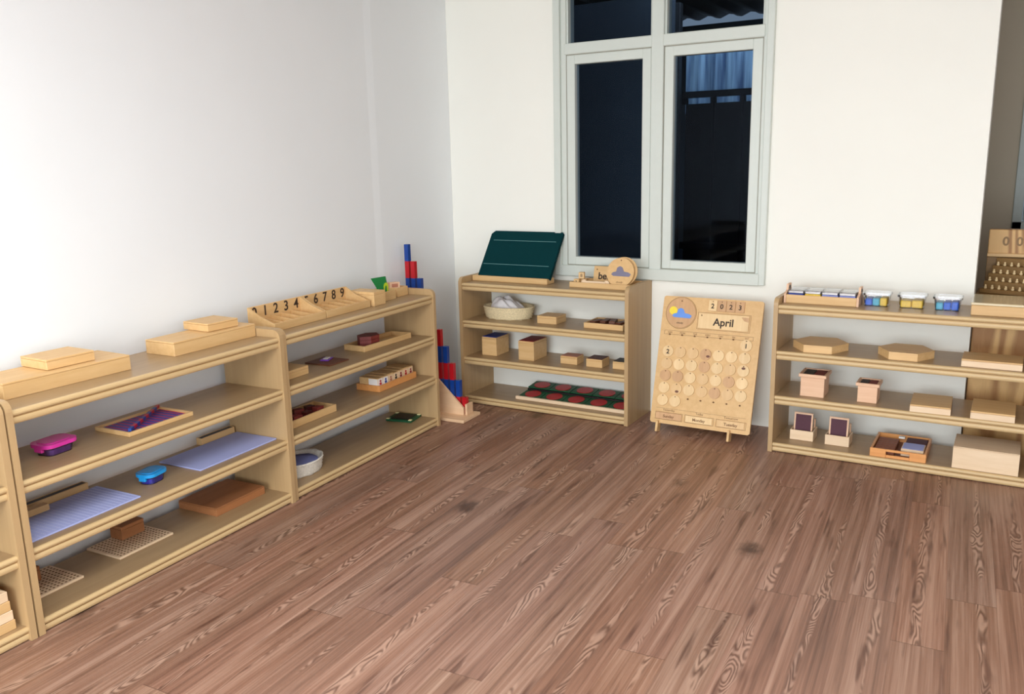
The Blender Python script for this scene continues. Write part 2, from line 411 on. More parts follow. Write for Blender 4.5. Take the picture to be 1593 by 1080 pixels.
def window_main():
    o = empty('window_1', (0, 0, 0), YW); struct(o)
    fr = MB(); ZT = 2.44
    y0, y1 = -.022, .10
    fr.box(.772, .815, y0-.006, y1, .798, ZT, .003); fr.box(.815, .850, y0+.010, y1, .80, ZT, .003)      # left jamb, stepped
    fr.box(1.992, 2.012, y0+.010, y1, .80, ZT, .003); fr.box(2.012, 2.048, y0-.006, y1, .798, ZT, .003)
    fr.box(1.381, 1.452, y0, y1, .80, ZT, .004)                                        # mullion
    fr.box(.80, 2.02, y0-.010, y1, .796, .862, .004)                                   # sill rail
    fr.box(.84, 2.0, y0+.004, y1, 2.084, 2.146, .004)                                  # transom
    fr.box(.80, 2.02, y0, y1, 2.40, ZT, .003)
    for (a, b_) in ((.848, 1.382), (1.45, 1.994)):
        fr.box(a, a+.012, .0, .06, 2.14, 2.41); fr.box(b_-.012, b_, .0, .06, 2.14, 2.41)
    f = fr.build('window_frame', 'white_paint', o)
    for (a, b_, n) in ((.854, 1.378, 0), (1.456, 1.990, 1)):
        s = MB(); w = .052
        s.box(a, a+w, -.012, .05, .866, 2.080, .003); s.box(b_-w, b_, -.012, .05, .866, 2.080, .003)
        s.box(a+w-.002, b_-w+.002, -.012, .05, .866, .914, .003); s.box(a+w-.002, b_-w+.002, -.012, .05, 2.028, 2.080, .003)
        sash = s.build('sash', 'white_paint', o)
        g = MB(); g.box(a+w-.01, b_-w+.01, .018, .024, .905, 2.04); g.build('pane', 'glass', sash)
        jl = MB(); q = .003
        jl.box(a-q, a, -.0105, .0, .862, 2.084); jl.box(b_, b_+q, -.0105, .0, .862, 2.084); jl.box(a, b_, -.0105, .0, .862, .866); jl.box(a, b_, -.0105, .0, 2.080, 2.084)
        jl.build('sash_joint', 'dirt', o)  # greyish strips filling the gap around each sash
    for (a, b_) in ((.85, 1.381), (1.452, 1.992)):
        g = MB(); g.box(a, b_, .03, .036, 2.13, 2.41); g.build('pane', 'glass', o)
    return o
window_main()

def window_far():
    o = empty('window_2', (0, 1.6, 0)); struct(o)
    m = MB(); x0, x1, z0, z1 = 3.255, 4.32, .98, 2.22
    m.box(x0, x0+.055, -.02, .06, z0, z1, .003); m.box(x1-.055, x1, -.02, .06, z0, z1, .003); m.box(x0, x1, -.02, .06, z0, z0+.055, .003); m.box(x0, x1, -.02, .06, z1-.055, z1, .003)
    m.build('window_frame', 'grey_blue', o)
    m = MB(); a, b, c, d = x0+.06, x1-.06, z0+.06, z1-.06
    m.box(a, a+.045, -.008, .04, c, d, .003); m.box(b-.045, b, -.008, .04, c, d, .003); m.box(a+.04, b-.04, -.008, .04, c, c+.045, .003); m.box(a+.04, b-.04, -.008, .04, d-.045, d, .003)
    s = m.build('sash', 'grey_blue', o)
    m = MB(); m.box(a+.035, b-.035, .012, .018, c+.035, d-.035); m.build('pane', 'tub', s)
window_far()

# ------------------------------------------------------------------ yard behind the window
def yard():
    o = empty('wall_yard', (0, 0, 0), YW); struct(o)
    m = MB(); m.box(-1.6, .98, 1.35, 1.43, -.4, 2.60); m.box(-1.7, -1.6, .13, 2.98, -.4, 2.60); m.box(-1.6, 2.94, 2.9, 2.98, -.4, 2.60); m.build('wall_panel', 'dark_wall', o)
    m = MB(); m.box(-1.7, 2.94, .12, 3.0, -.45, -.4); g = m.build('ground_yard', 'ground'); g.rotation_euler = (0, 0, YW); struct(g)
    # black board gate
    g = tag(empty('yard_gate', F('W', 1.025, 1.5, -.4), YW), 'black vertical board gate outside, behind the right window pane', 'gate')
    m = MB()
    for k in range(9): m.box(.02+k*.21, (.02+k*.21+(.207 if k != 3 else .203)), 0, .03, .02, 2.26, .003)
    m.build('gate_board', 'gate', g)
    m = MB(); m.box(0, 1.96, -.03, .0, 2.30, 2.345, .003); m.build('top_rail', 'gate', g)
    m = MB(); m.box(0, 1.96, -.03, -.001, 1.22, 1.27, .003); m.build('middle_rail', 'gate', g)
    m = MB()
    for k in range(10): m.box(.0+k*.21, .03+k*.21, -.028, .03, 2.26, 2.30)
    m.build('spacer', 'gate', g)
    # weathered blue sheet above and behind the gate
    s = MB(); n = 60
    pts = [(k/n*1.9, .02+.006*sin(k*2*pi/4)) for k in range(n+1)]+[(k/n*1.9, .006*sin(k*2*pi/4)) for k in range(n, -1, -1)]
    s.prism(pts, 0, .50)
    sh = s.build('corrugated_sheet', 'weathered'); sh.location = F('W', 1.0, 1.62, 1.80); sh.rotation_euler = (0, 0, YW)
    tag(sh, 'weathered pale blue corrugated sheet above the black gate outside', 'sheet')
    p = MB(); p.box(-.05, .05, -.03, .03, 0, 2.95, .004); po = p.build('gate_post', 'steel'); po.location = F('W', .965, 1.46, -.4); po.rotation_euler = (0, 0, YW)
    tag(po, 'black steel post at the left side of the yard gate', 'post')
    # roof over the yard
    r = tag(empty('canopy_roof', F('W', 0, .13, 2.62), YW), 'dark corrugated canopy roof over the yard, seen through the upper panes', 'roof')
    s = MB(); n = 120; x0, x1 = -1.6, 2.9
    pts = [(x0+k/n*(x1-x0), .02+.016*sin(k*2*pi/5)) for k in range(n+1)]+[(x0+k/n*(x1-x0), .016*sin(k*2*pi/5)) for k in range(n, -1, -1)]
    s.prism(pts, 0, .85, T=Matrix(((1, 0, 0, 0), (0, 0, 1, 0), (0, 1, 0, .05), (0, 0, 0, 1))))
    s.prism(pts, 0, 1.5, T=Matrix(((1, 0, 0, 0), (0, 0, 1, 1.40), (0, 1, 0, .05), (0, 0, 0, 1))))
    s.build('roof_sheet', 'steel', r)
    for k in range(3):
        s = MB(); s.box(-1.6, 2.9, .15+k*.36, .19+k*.36, -.03, .03, .003); s.build('purlin', 'steel', r)
    for k in range(3):
        s = MB(); s.box(.2+k*1.1, .25+k*1.1, 0, .9, -.10, -.03, .003); s.build('rafter', 'steel', r)
yard()

# ------------------------------------------------------------------ shelving units
def shelf_unit(u, L, label):
    o = empty('open_shelf_unit', F(u, 0, 0, .001), UN[u][1]); tag(o, label, 'shelf', 'low maple shelf units along the walls')
    D = .345; th = .022; r = .035; H = .797
    # side profile in (y,z) with a rounded top front corner
    prof = [(0, 0), (D, 0), (D, H)]+[(r-r*sin(radians(a)), H-r+r*cos(radians(a))) for a in (0, 18, 36, 54, 72, 90)]
    R = Matrix(((0, 0, 1, 0), (1, 0, 0, 0), (0, 1, 0, 0), (0, 0, 0, 1)))
    for x in (0, L-th):
        m = MB(); m.prism(prof, x, x+th, bev=.0045, T=R); m.build('side_panel', 'lam_up', o)
    for i, z in enumerate(ZL):
        m = MB(); e = .011; n = 6
        pr = [(D-.004, z-.020), (D-.004, z)]+[(.004+e-e*sin(pi*k/n), z-.010+.010*cos(pi*k/n)) for k in range(n+1)]
        m.prism(pr, th+.0003, L-th-.0003, T=R)
        for f in m.bm.faces:
            if max(v.co.y for v in f.verts) < .016: f.material_index = 1
        b = m.build('shelf_board', ['lam', 'edge'], o)
        m = MB(); z0 = z-.046
        pr = [(.030, max(z0, .001)), (.030, z-.0203)]+[(.008+.008-.008*sin(pi*k/n), (max(z0, .001)+z-.0213)/2+(z-.0213-max(z0, .001))/2*cos(pi*k/n)) for k in range(n+1)]
        m.prism(pr, th+.0003, L-th-.0003, T=R); m.build('edge_strip', 'edge', b)
        m = MB(); m.box(th+.0003, L-th-.0003, .0115, .0135, z-.0235, z-.0195); m.build('edge_groove', 'groove', b)
    return o
shelf_unit('A', 1.2394, 'maple shelf unit cut off by the left edge, nearest the viewer')
shelf_unit('B', 1.2394, 'left wall maple shelf unit holding the pink and blue tubs and lavender mats')
shelf_unit('C', 1.2394, 'left wall maple shelf unit with number trays on top, nearest the room corner')
shelf_unit('M', 1.129, 'maple shelf unit under the window with the green chalkboard on top')
shelf_unit('R', 1.2394, 'maple shelf unit at the right with hexagonal boxes and clear tubs')

# ------------------------------------------------------------------ generic items
def lidbox(name, label, cat, u, s0, s1, t0, t1, lvl, h, mat='beech', lid='beech', rot=0, lidh=.3, group=None, zoff=0, top=None, inset=0.0):
    w, d = s1-s0, t1-t0
    o = thing(name, label, cat, u, (s0+s1)/2, (t0+t1)/2, ZL[lvl]+zoff, group, rot)
    hl = h*(1-lidh)
    m = MB(); m.box(-w/2, w/2, -d/2, d/2, 0, hl-.0006, .0012); m.build('box_body', mat, o)
    m = MB(); m.box(-w/2-inset, w/2+inset, -d/2-inset, d/2+inset, hl, h, .0015); l = m.build('box_lid', lid, o)
    if top:
        m = MB(); m.box(-w/2+.004, w/2-.004, -d/2+.004, d/2-.004, h+.0002, h+.003, .0008); m.build('lid_inlay', top, o)
    return o

def tray(name, label, cat, u, s0, s1, t0, t1, lvl, h, mat='beech', rot=0, wall=.009, base='beech', group=None, zoff=0):
    w, d = s1-s0, t1-t0
    o = thing(name, label, cat, u, (s0+s1)/2, (t0+t1)/2, ZL[lvl]+zoff, group, rot)
    m = MB(); m.box(-w/2, w/2, -d/2, -d/2+wall, 0, h, .0012); m.box(-w/2, w/2, d/2-wall, d/2, 0, h, .0012)
    m.box(-w/2, -w/2+wall, -d/2+wall, d/2-wall, 0, h, .0012); m.box(w/2-wall, w/2, -d/2+wall, d/2-wall, 0, h, .0012)
    m.build('tray_rim', mat, o)
    m = MB(); m.box(-w/2+wall, w/2-wall, -d/2+wall, d/2-wall, .001, .007); m.build('tray_base', base, o)
    return o

# ---- unit A
for k in range(4):
    h = .033
    o = thing('wooden_tray', ['lowest pale wooden tray of the stack at the lower left edge', 'second wooden tray from the bottom of the stack at the lower left edge',
              'third wooden tray from the bottom of the stack at the lower left edge', 'topmost wooden tray of the stack at the lower left edge'][k], 'tray', 'A', 1.012-.004*k, .165, ZL[0]+k*(h+.0012), 'stacked wooden trays on the leftmost unit')
    w, d = .37, .26
    m = MB(); m.box(-w/2, w/2, -d/2, -d/2+.01, 0, h, .0015); m.box(-w/2, w/2, d/2-.01, d/2, 0, h, .0015); m.box(-w/2, -w/2+.01, -d/2+.01, d/2-.01, 0, h, .0015); m.box(w/2-.01, w/2, -d/2+.01, d/2-.01, 0, h, .0015)
    m.build('tray_rim', ['beech', 'beech_pale', 'beech', 'beech_pale'][k], o)
    m = MB(); m.box(-w/2+.01, w/2-.01, -d/2+.01, d/2-.01, h*.55, h*.8); m.build('tray_base', 'beech', o)

# ---- unit B, top
lidbox('wooden_box', 'long low wooden box at the left end of the shelf top, under a smaller box', 'box', 'B', .095, .565, .135, .325, 3, .056, rot=radians(-3), lidh=.12)
lidbox('wooden_box', 'small flat wooden box lying on the long box at the far left', 'box', 'B', .272, .452, .170, .325, 3, .036, zoff=.0575, rot=radians(-3), lidh=.2)
lidbox('wooden_box', 'long low wooden box beside the number trays, under a smaller box', 'box', 'B', .778, 1.214, .135, .300, 3, .056, rot=radians(-1), lidh=.12)
lidbox('wooden_box', 'small flat wooden box lying on the long box next to the number trays', 'box', 'B', .99, 1.15, .165, .32, 3, .034, zoff=.0575, rot=radians(-4), lidh=.2)

# ---- unit B, middle shelves
def small_tub(label, u, s, t, lvl, w, d, lid, fill, rot):
    o = thing('plastic_tub', label, 'tub', u, s, t, ZL[lvl], None, rot)
    m = MB(); m.rrect(0, 0, w*.74, d*.74, .022, 0, .030, taper=1.16); m.build('tub_body', 'tub', o)
    m = MB(); m.rrect(0, 0, w*.68, d*.68, .02, .002, .022, taper=1.10); m.build('tub_contents', fill, o)
    m = MB(); m.rrect(0, 0, w, d, .03, .031, .044, bev=.003, n=7); l = m.build('tub_lid', lid, o)
    m = MB(); m.rrect(0, 0, w*.74, d*.72, .022, .0442, .0465, bev=.001); m.build('lid_panel', lid, l)
    m = MB()
    for sx in (-1, 1): m.box(sx*w*.45-.006, sx*w*.45+.006, -d*.18, d*.18, .016, .033, .002)
    m.build('clip', lid, l)
small_tub('small clear tub with a pink lid and purple contents', 'B', .258, .180, 2, .132, .104, 'pink', 'purple', radians(4))
small_tub('small clear tub with a bright blue lid between the lavender mats', 'B', .618, .155, 1, .110, .085, 'cyan', 'indigo', radians(10))

def strip_board():
    o = tray('strip_tray', 'wooden tray lined with purple-blue and red stripes, diagonal rod across it', 'tray', 'B', .478, .778, .072, .262, 2, .016, base='board_blue', wall=.010)
    w, d = .30, .19
    m = MB()
    for k in range(11): m.box(-w/2+.012+.0255*k, -w/2+.016+.0255*k, -d/2+.012, d/2-.012, .0072, .0078)
    m.box(-w/2+.012, w/2-.012, -d/2+.0105, -d/2+.015, .0072, .0079); m.box(-w/2+.0105, -w/2+.016, -d/2+.012, d/2-.012, .0072, .0079); m.box(w/2-.016, w/2-.0105, -d/2+.012, d/2-.012, .0072, .0079)
    m.build('stripe', 'board_line', o)
    rod = thing('striped_rod', 'thin red and blue striped rod lying diagonally over the striped tray', 'rod', 'B', .627, .168, ZL[2]+.0165, None, radians(31.5))
    m = MB(); Lr = .315; n = 10
    for k in range(n): m.box(-Lr/2+k*Lr/n, -Lr/2+(k+1)*Lr/n, -.006, .006, 0, .011, 0, mi=k % 2)
    m.build('rod_stick', ['blue', 'red'], rod)
strip_board()

def mat_board(label, s0, s1, t0, t1, lines, z=0):
    o = thing('lavender_mat', label, 'mat', 'B', (s0+s1)/2, (t0+t1)/2, ZL[1])
    w, d = s1-s0, t1-t0
    m = MB(); m.box(-w/2, w/2, -d/2, d/2, 0, .006, .001); m.build('mat_board', 'lav', o)
    if lines:
        m = MB()
        for k in range(24): m.box(-w/2+.008+k*(w-.016)/23-.0007, -w/2+.008+k*(w-.016)/23+.0007, -d/2+.006, d/2-.006, .0061, .0066)
        m.build('ruled_line', 'lav_line', o)
mat_board('thin lavender ruled mat at the left end of the shelf', .045, .482, .055, .300, True)
mat_board('thin plain lavender mat to the right of the blue tub', .775, 1.213, .062, .300, False)
def pen_box(label, s0, s1, t0, t1, h, z, dark=True):
    o = thing('pencil_box', label, 'box', 'B', (s0+s1)/2, (t0+t1)/2, ZL[1]+z)
    w, d = s1-s0, t1-t0; q = .005
    m = MB(); m.box(-w/2, w/2, -d/2, -d/2+q, 0, h, .001); m.box(-w/2, w/2, d/2-q, d/2, 0, h, .001); m.box(-w/2, -w/2+q, -d/2+q, d/2-q, 0, h, .001); m.box(w/2-q, w/2, -d/2+q, d/2-q, 0, h, .001); m.box(-w/2+q, w/2-q, -d/2+q, d/2-q, 0, .004)
    m.build('box_body', 'beech', o)
    m = MB(); m.box(-w/2+q, w/2-q, -d/2+q, d/2-q, .0045, h-.001); m.build('box_contents', 'black' if dark else 'beech', o)  # darkness of the open interior painted as a black fill near the rim
pen_box('long narrow wooden box behind the ruled lavender mat', .17, .45, .304, .338, .030, 0)
pen_box('short wooden stick box resting on the ruled lavender mat', .06, .25, .245, .28, .024, .0075, False)
pen_box('long narrow wooden box behind the plain lavender mat', 1.01, 1.205, .304, .338, .032, 0)

# ---- unit B, bottom
def perf(label, s0, s1, t0, t1):
    o = thing('perforated_board', label, 'board', 'B', (s0+s1)/2, (t0+t1)/2, ZL[0])
    w, d = s1-s0, t1-t0
    m = MB(); m.box(-w/2, w/2, -d/2, d/2, 0, .009, .001); m.build('board_panel', 'beech_pale', o)
    m = MB()
    for i in range(15):
        for j in range(11): m.cyl(-w/2+.014+i*(w-.028)/14, -d/2+.014+j*(d-.028)/10, .0042, .0088, .0095, 8)
    m.build('peg_hole', 'hole', o)
perf('pegboard full of holes at the left end of the bottom shelf', .03, .277, .146, .340)
perf('pegboard full of holes in the middle of the bottom shelf', .430, .680, .146, .338)
lidbox('wooden_block_box', 'small wooden box standing on the pegboard at the left end', 'box', 'B', .075, .185, .250, .325, 0, .055, mat='cardboard', lid='cardboard', zoff=.0112, lidh=.25)
lidbox('wooden_block_box', 'small wooden box standing on the middle pegboard', 'box', 'B', .535, .640, .262, .332, 0, .055, mat='cardboard', lid='cardboard', zoff=.0112, lidh=.25)
lidbox('brown_box', 'flat dark brown box at the right end of the bottom shelf', 'box', 'B', .882, 1.168, .115, .340, 0, .036, mat='cardboard', lid='cardboard', lidh=.15)

# ---- unit C, top
def number_tray(label, s0, s1, digits):
    t0, t1 = .108, .268
    o = thing('number_tray', label, 'tray', 'C', (s0+s1)/2, (t0+t1)/2, ZL[3], 'spindle trays with printed numbers')
    w, d = s1-s0, t1-t0; hf, hb = .036, .100; q = .008
    m = MB(); m.box(-w/2, w/2, -d/2, -d/2+q, 0, hf, .0012); m.build('front_panel', 'beech', o)
    m = MB(); m.box(-w/2, w/2, d/2-q, d/2, 0, hb, .0012); bk = m.build('back_panel', 'beech', o)
    R = Matrix(((0, 0, 1, 0), (1, 0, 0, 0), (0, 1, 0, 0), (0, 0, 0, 1)))
    prof = [(-d/2+q, 0), (d/2-q, 0), (d/2-q, hb), (-d/2+.09, hf+.028), (-d/2+q, hf)]
    for x in (-w/2, w/2-q):
        m = MB(); m.prism(prof, x, x+q, bev=.001, T=R); m.build('side_panel', 'beech', o)
    m = MB(); m.box(-w/2+q, w/2-q, -d/2+q, d/2-q, .001, .006); m.build('tray_base', 'beech', o)
    for k in range(1, 5):
        x = -w/2+k*w/5; pr = [(-d/2+q, .006), (d/2-q, .006), (d/2-q, .045), (-d/2+q, .032)]
        m = MB(); m.prism(pr, x-.003, x+.003, T=R); m.build('divider', 'beech', o)
    for k, ch in enumerate(digits):
        T = Matrix.Translation((-w/2+(k+.5)*w/5, d/2-q-.0006, .070)) @ Matrix.Rotation(pi/2, 4, 'X')
        text_part('digit', ch, .066, 'ink', bk, T, bold=.001)
    return o
number_tray('wooden compartment tray printed 0 1 2 3 4', .075, .428, '01234')
number_tray('wooden compartment tray printed 5 6 7 8 9', .434, .782, '56789')

def open_box(name, label, u, s0, s1, t0, t1, lvl, h, mat='beech', fill=None):
    o = thing(name, label, 'box', u, (s0+s1)/2, (t0+t1)/2, ZL[lvl])
    w, d = s1-s0, t1-t0; q = .007
    m = MB(); m.box(-w/2, w/2, -d/2, -d/2+q, 0, h, .001); m.box(-w/2, w/2, d/2-q, d/2, 0, h, .001); m.box(-w/2, -w/2+q, -d/2+q, d/2-q, 0, h, .001); m.box(w/2-q, w/2, -d/2+q, d/2-q, 0, h, .001); m.box(-w/2+q, w/2-q, -d/2+q, d/2-q, 0, .005)
    m.build('box_body', mat, o)
    return o
lidbox('card_box', 'tall plain wooden box right of the 5 to 9 number tray', 'box', 'C', .800, .900, .095, .262, 3, .074, lidh=.2)
open_box('card_box', 'wooden box holding the green card on the shelf top', 'C', .938, 1.062, .142, .270, 3, .050)
open_box('card_box', 'wooden box of small cards at the far end of the shelf top', 'C', 1.105, 1.205, .160, .290, 3, .050)
g = thing('green_card', 'green card with a yellow arch standing up in a box', 'card', 'C', 1.0, .185, ZL[3]+.007)
R90 = Matrix.Rotation(pi/2, 4, 'X')
m = MB(); m.prism([(-.046, 0), (.048, 0), (.048, .046), (.030, .118), (-.098, .122), (-.050, .064)], -.003, .003, bev=.001, T=R90); cb = m.build('card_sheet', 'green', g)
arch = [(.016*cos(radians(a))+.028, .014+.034*max(0, sin(radians(a)))+.036) for a in range(0, 181, 20)]
out = [(.004, .02), (.008, .05)]+[(.027+.020*cos(radians(a)), .062+.022*sin(radians(a))) for a in range(180, -1, -20)]+[(.047, .02), (.037, .02), (.035, .05)]+[(.027+.008*cos(radians(a)), .058+.010*sin(radians(a))) for a in range(0, 181, 20)]+[(.016, .05), (.014, .02)]
m = MB(); m.prism(out, .0031, .0048, T=R90); m.build('card_letter', 'lime', g)
for k, lab in enumerate(('small brown and cream card, front one in the far box', 'small brown and cream card, middle one in the far box', 'small brown and cream card, rear one in the far box')):
    c = thing('small_card', lab, 'card', 'C', 1.130+.024*k, .195+.03*k, ZL[3]+.006, None, radians(-35))
    m = MB(); m.box(-.03, .03, -.002, .002, 0, .072-.004*k, .0008); m.build('card_sheet', 'beech_pink', c)
    m = MB(); m.box(-.018, .018, -.0027, -.0021, .045, .064-.004*k); m.build('card_mark', 'rose', c)

# ---- unit C, second shelf
lidbox('wooden_box', 'plain wooden box at the left end of the second shelf', 'box', 'C', .06, .26, .095, .25, 2, .040)
b = thing('dark_slate', 'thin dark brown square board with a purple tile on it', 'board', 'C', .482, .168, ZL[2])
m = MB(); m.box(-.075, .075, -.078, .078, 0, .006, .001); m.build('board_panel', 'walnut', b)
p = thing('purple_tile', 'small purple and white tile lying on the dark board', 'tile', 'C', .500, .185, ZL[2]+.0066, None, radians(20))
m = MB(); m.box(-.035, .035, -.022, .022, 0, .006, .001); m.build('tile_body', 'purple', p)
m = MB(); m.box(-.02, .025, -.012, .012, .0062, .0085, .0005); m.build('tile_face', 'paper', p)
tray('wooden_tray', 'long pale wooden tray holding the dark red faceted stack', 'tray', 'C', .735, 1.140, .115, .255, 2, .030, rot=radians(-2.5))
for k in range(3):
    hx = thing('red_tablet', ['lowest dark red hexagonal tablet in the long tray', 'middle dark red hexagonal tablet in the long tray', 'topmost dark red hexagonal tablet in the long tray'][k], 'tablet', 'C', .850, .186, ZL[2]+.008+.020*k, 'dark red hexagonal tablets', radians(-2.5))
    m = MB(); m.prism([(.070*cos(radians(a)), .054*sin(radians(a))) for a in (0, 60, 120, 180, 240, 300)], 0, .0185, bev=.0015); m.build('tablet_body', 'maroon', hx)
    m = MB()
    for a in (0, 60, 120): m.box(-.060, .060, -.0008, .0008, .0186, .0190, T=Matrix.Diagonal((1, .8, 1, 1)) @ Matrix.Rotation(radians(a), 4, 'Z'))
    m.build('tablet_line', 'maroon2', hx)

# ---- unit C, third shelf
tray('wooden_tray', 'wooden tray with dark red pieces at the left end of the third shelf', 'tray', 'C', .10, .436, .090, .235, 1, .036)
for k in range(6):
    pc = thing('red_piece', 'dark red wooden piece %s in the left tray' % ['at the front left', 'at the front middle', 'at the front right', 'at the back left', 'at the back middle', 'at the back right'][k], 'piece', 'C', .19+.078*(k % 3), .133+.056*(k//3), ZL[1]+.0082, 'dark red pieces in a tray', radians(random.uniform(-25, 25)))
    m = MB(); m.prism([(-.026, -.018), (.026, -.018), (.018, .018), (-.018, .018)], 0, .030+.012*random.random(), bev=.002); m.build('piece_body', 'maroon2' if k % 2 else 'maroon', pc)
tray('wooden_tray', 'wooden tray filled with a row of picture blocks', 'tray', 'C', .805, 1.158, .098, .250, 1, .034, mat='orange_wood')
pict = ['red', 'navy', 'rose', 'black', 'wine', 'dkred', 'wine']
for k in range(7):
    pb = thing('picture_block', '%s picture block from the left in the third shelf tray' % ['first', 'second', 'third', 'fourth', 'fifth', 'sixth', 'seventh'][k], 'block', 'C', .838+.0478*k, .174, ZL[1]+.0085, 'picture blocks in a tray')
    m = MB(); m.box(-.0225, .0225, -.060, .062, 0, .062+.002*(k % 3), .0015); bd = m.build('block_body', 'beech', pb)
    m = MB(); m.box(-.021, .021, -.0609, -.0601, .004, .058); m.build('picture_card', 'paper' if k < 2 else 'beech_pale', pb)
    m = MB(); T = Matrix.Translation((0, -.0611, .045)) @ R90
    m.cyl(0, 0, .007, 0, .0006, 14, T=T); m.box(-.009, .009, -.020, -.008, 0, .0006, T=T); m.build('picture_motif', pict[k], pb)
    if k == 0:
        m = MB(); m.box(-.0231, -.0226, -.058, .0, .004, .058); m.build('picture_card', 'paper', pb)

# ---- unit C, bottom
def basket(name, label, u, s, t, lvl, rx, ry, h, mat, rot=0):
    o = thing(name, label, 'basket', u, s, t, ZL[lvl], None, rot)
    n = 48
    m = MB(); prof = []
    for j in range(9):
        z = h*j/8; rr = .90+.10*(j/8)**.8
        prof.append((rr, z))
    prof += [(1.03, h+.004), (1.0, h+.010), (.95, h+.004)]+[(.93-.2*(1-j/5), h*j/5+.006*(1-j/5)) for j in range(5, -1, -1)]
    m.lathe(prof, n, sx=rx, sy=ry, wob=lambda k, j: .030*(1 if (k//2+j) % 2 else -1) if j < 9 else .016*(1 if k % 4 < 2 else -1))
    m.build('basket_weave', mat, o)
    return o
basket('wicker_basket', 'white wicker basket lined with blue paper on the bottom shelf', 'C', .215, .165, 0, .135, .105, .058, 'wicker_w')
bp = thing('blue_paper', 'crumpled blue paper lying inside the white wicker basket', 'paper', 'C', .215, .165, ZL[0]+.012)
m = MB(); rnd = random.Random(3)
m.lathe([(.60, 0), (.72, .02), (.80, .040), (.62, .032), (.35, .036), (.1, .030)], 26, sx=.135, sy=.105, wob=lambda k, j: rnd.uniform(-.06, .04) if j > 1 else 0); m.build('paper_sheet', 'paper_blue', bp)
gm = thing('green_tray', 'small dark green tray with cream corners on the bottom shelf', 'tray', 'C', 1.132, .182, ZL[0], None, radians(8))
m = MB(); m.box(-.068, .068, -.080, .080, 0, .012, .002); m.build('tray_base', 'dkgreen', gm)
m = MB(); m.box(-.050, .050, -.055, .055, .0122, .015, .001); m.build('tray_pad', 'black', gm)
for sx in (-1, 1):
    for sy in (-1, 1):
        m = MB(); m.box(sx*.058-.009, sx*.058+.009, sy*.070-.009, sy*.070+.009, .0121, .0165, .001); m.build('corner_cap', 'cream', gm)

# ------------------------------------------------------------------ number rods and rack
def rods():
    rk = empty('rod_rack', (.0, -.62, .001)); tag(rk, 'pale wooden stepped rack on the floor in the room corner', 'rack')
    m = MB(); m.box(.02, .485, -.135, .065, 0, .018, .002); m.build('rack_base', 'rack_wood', rk)
    prof = [(.06, .018), (.428, .018), (.428, .060), (.215, .262), (.06, .409)]
    R = Matrix(((1, 0, 0, 0), (0, 0, 1, 0), (0, 1, 0, 0), (0, 0, 0, 1)))
    for y in (-.036, .020):
        m = MB(); m.prism(prof, y, y+.014, bev=.001, T=R); m.build('side_panel', 'rack_wood', rk)
    m = MB(); m.box(.4395, .4525, -.036, .034, .0185, .085, .001); m.build('end_post', 'rack_wood', rk)
    names = ['shortest', 'second shortest', 'third shortest', 'fourth shortest', 'fifth shortest', 'fifth longest', 'fourth longest', 'third longest', 'second longest', 'longest']
    for k in range(1, 11):
        x = .058+.0405*(10-k)
        o = empty('number_rod', (x, -.6208, .0205)); 
        tag(o, ['single red rod, shortest in the stepped rack', 'red and blue striped rod, second shortest in the rack', 'red and blue striped rod, third shortest in the rack', 'red and blue striped rod, fourth shortest in the rack', 'red and blue striped rod, fifth shortest in the rack',
                'red and blue striped rod, fifth longest in the rack', 'red and blue striped rod, fourth longest in the rack', 'red and blue striped rod, third longest in the rack', 'red and blue striped rod, second longest in the rack', 'red and blue striped rod, longest and nearest the left wall'][k-1], 'rod', 'red and blue number rods')
        m = MB()
        for j in range(k): m.box(-.0135, .0135, -.0135, .0135, j*.1, (j+1)*.1, 0, mi=j % 2)
        m.build('rod_bar', ['red', 'blue'], o)
rods()

# ------------------------------------------------------------------ unit M items
def chalkboard():
    o = thing('chalkboard', 'dark green chalkboard with two ruled lines leaning on a wooden ledge', 'chalkboard', 'M', .285, .122, ZL[3])
    m = MB(); m.box(-.258, .272, -.004, .090, 0, .034, .003); m.build('ledge', 'beech', o)
    ang = math.atan2(.19, .262)
    T = Matrix.Translation((.027, .014, .035)) @ Matrix.Rotation(-ang, 4, 'X') @ Matrix.Translation((0, 0, 0))
    Hh = .320; w = .2525
    R = T @ Matrix(((1, 0, 0, 0), (0, 0, 1, 0), (0, 1, 0, 0), (0, 0, 0, 1)))
    m = MB(); c = .022
    m.prism([(-w, 0), (w, 0), (w, Hh-.004), (w-.004, Hh), (-w+c, Hh), (-w, Hh-c)], 0, .022, bev=.002, T=R); p = m.build('board_panel', 'chalk', o)
    m = MB(); m.box(-w+.012, w-.03, .082-.0012, .082+.0012, -.0008, .0002, T=R); m.box(-w+.03, w-.03, .252-.0012, .252+.0012, -.0008, .0002, T=R); m.build('ruled_line', 'chalk_line', p)
    m = MB(); m.box(-.2, -.18, .10, .115, .034, .26); m.box(.20, .22, .10, .115, .034, .26)
    m = MB()
    for x in (-.18, .24):
        m.prism([(.070, .0345), (.088, .0345), (.196, .235), (.190, .240)], x, x+.012, T=Matrix(((0, 0, 1, 0), (1, 0, 0, 0), (0, 1, 0, 0), (0, 0, 0, 1))))
    m.build('support', 'beech', o)
chalkboard()

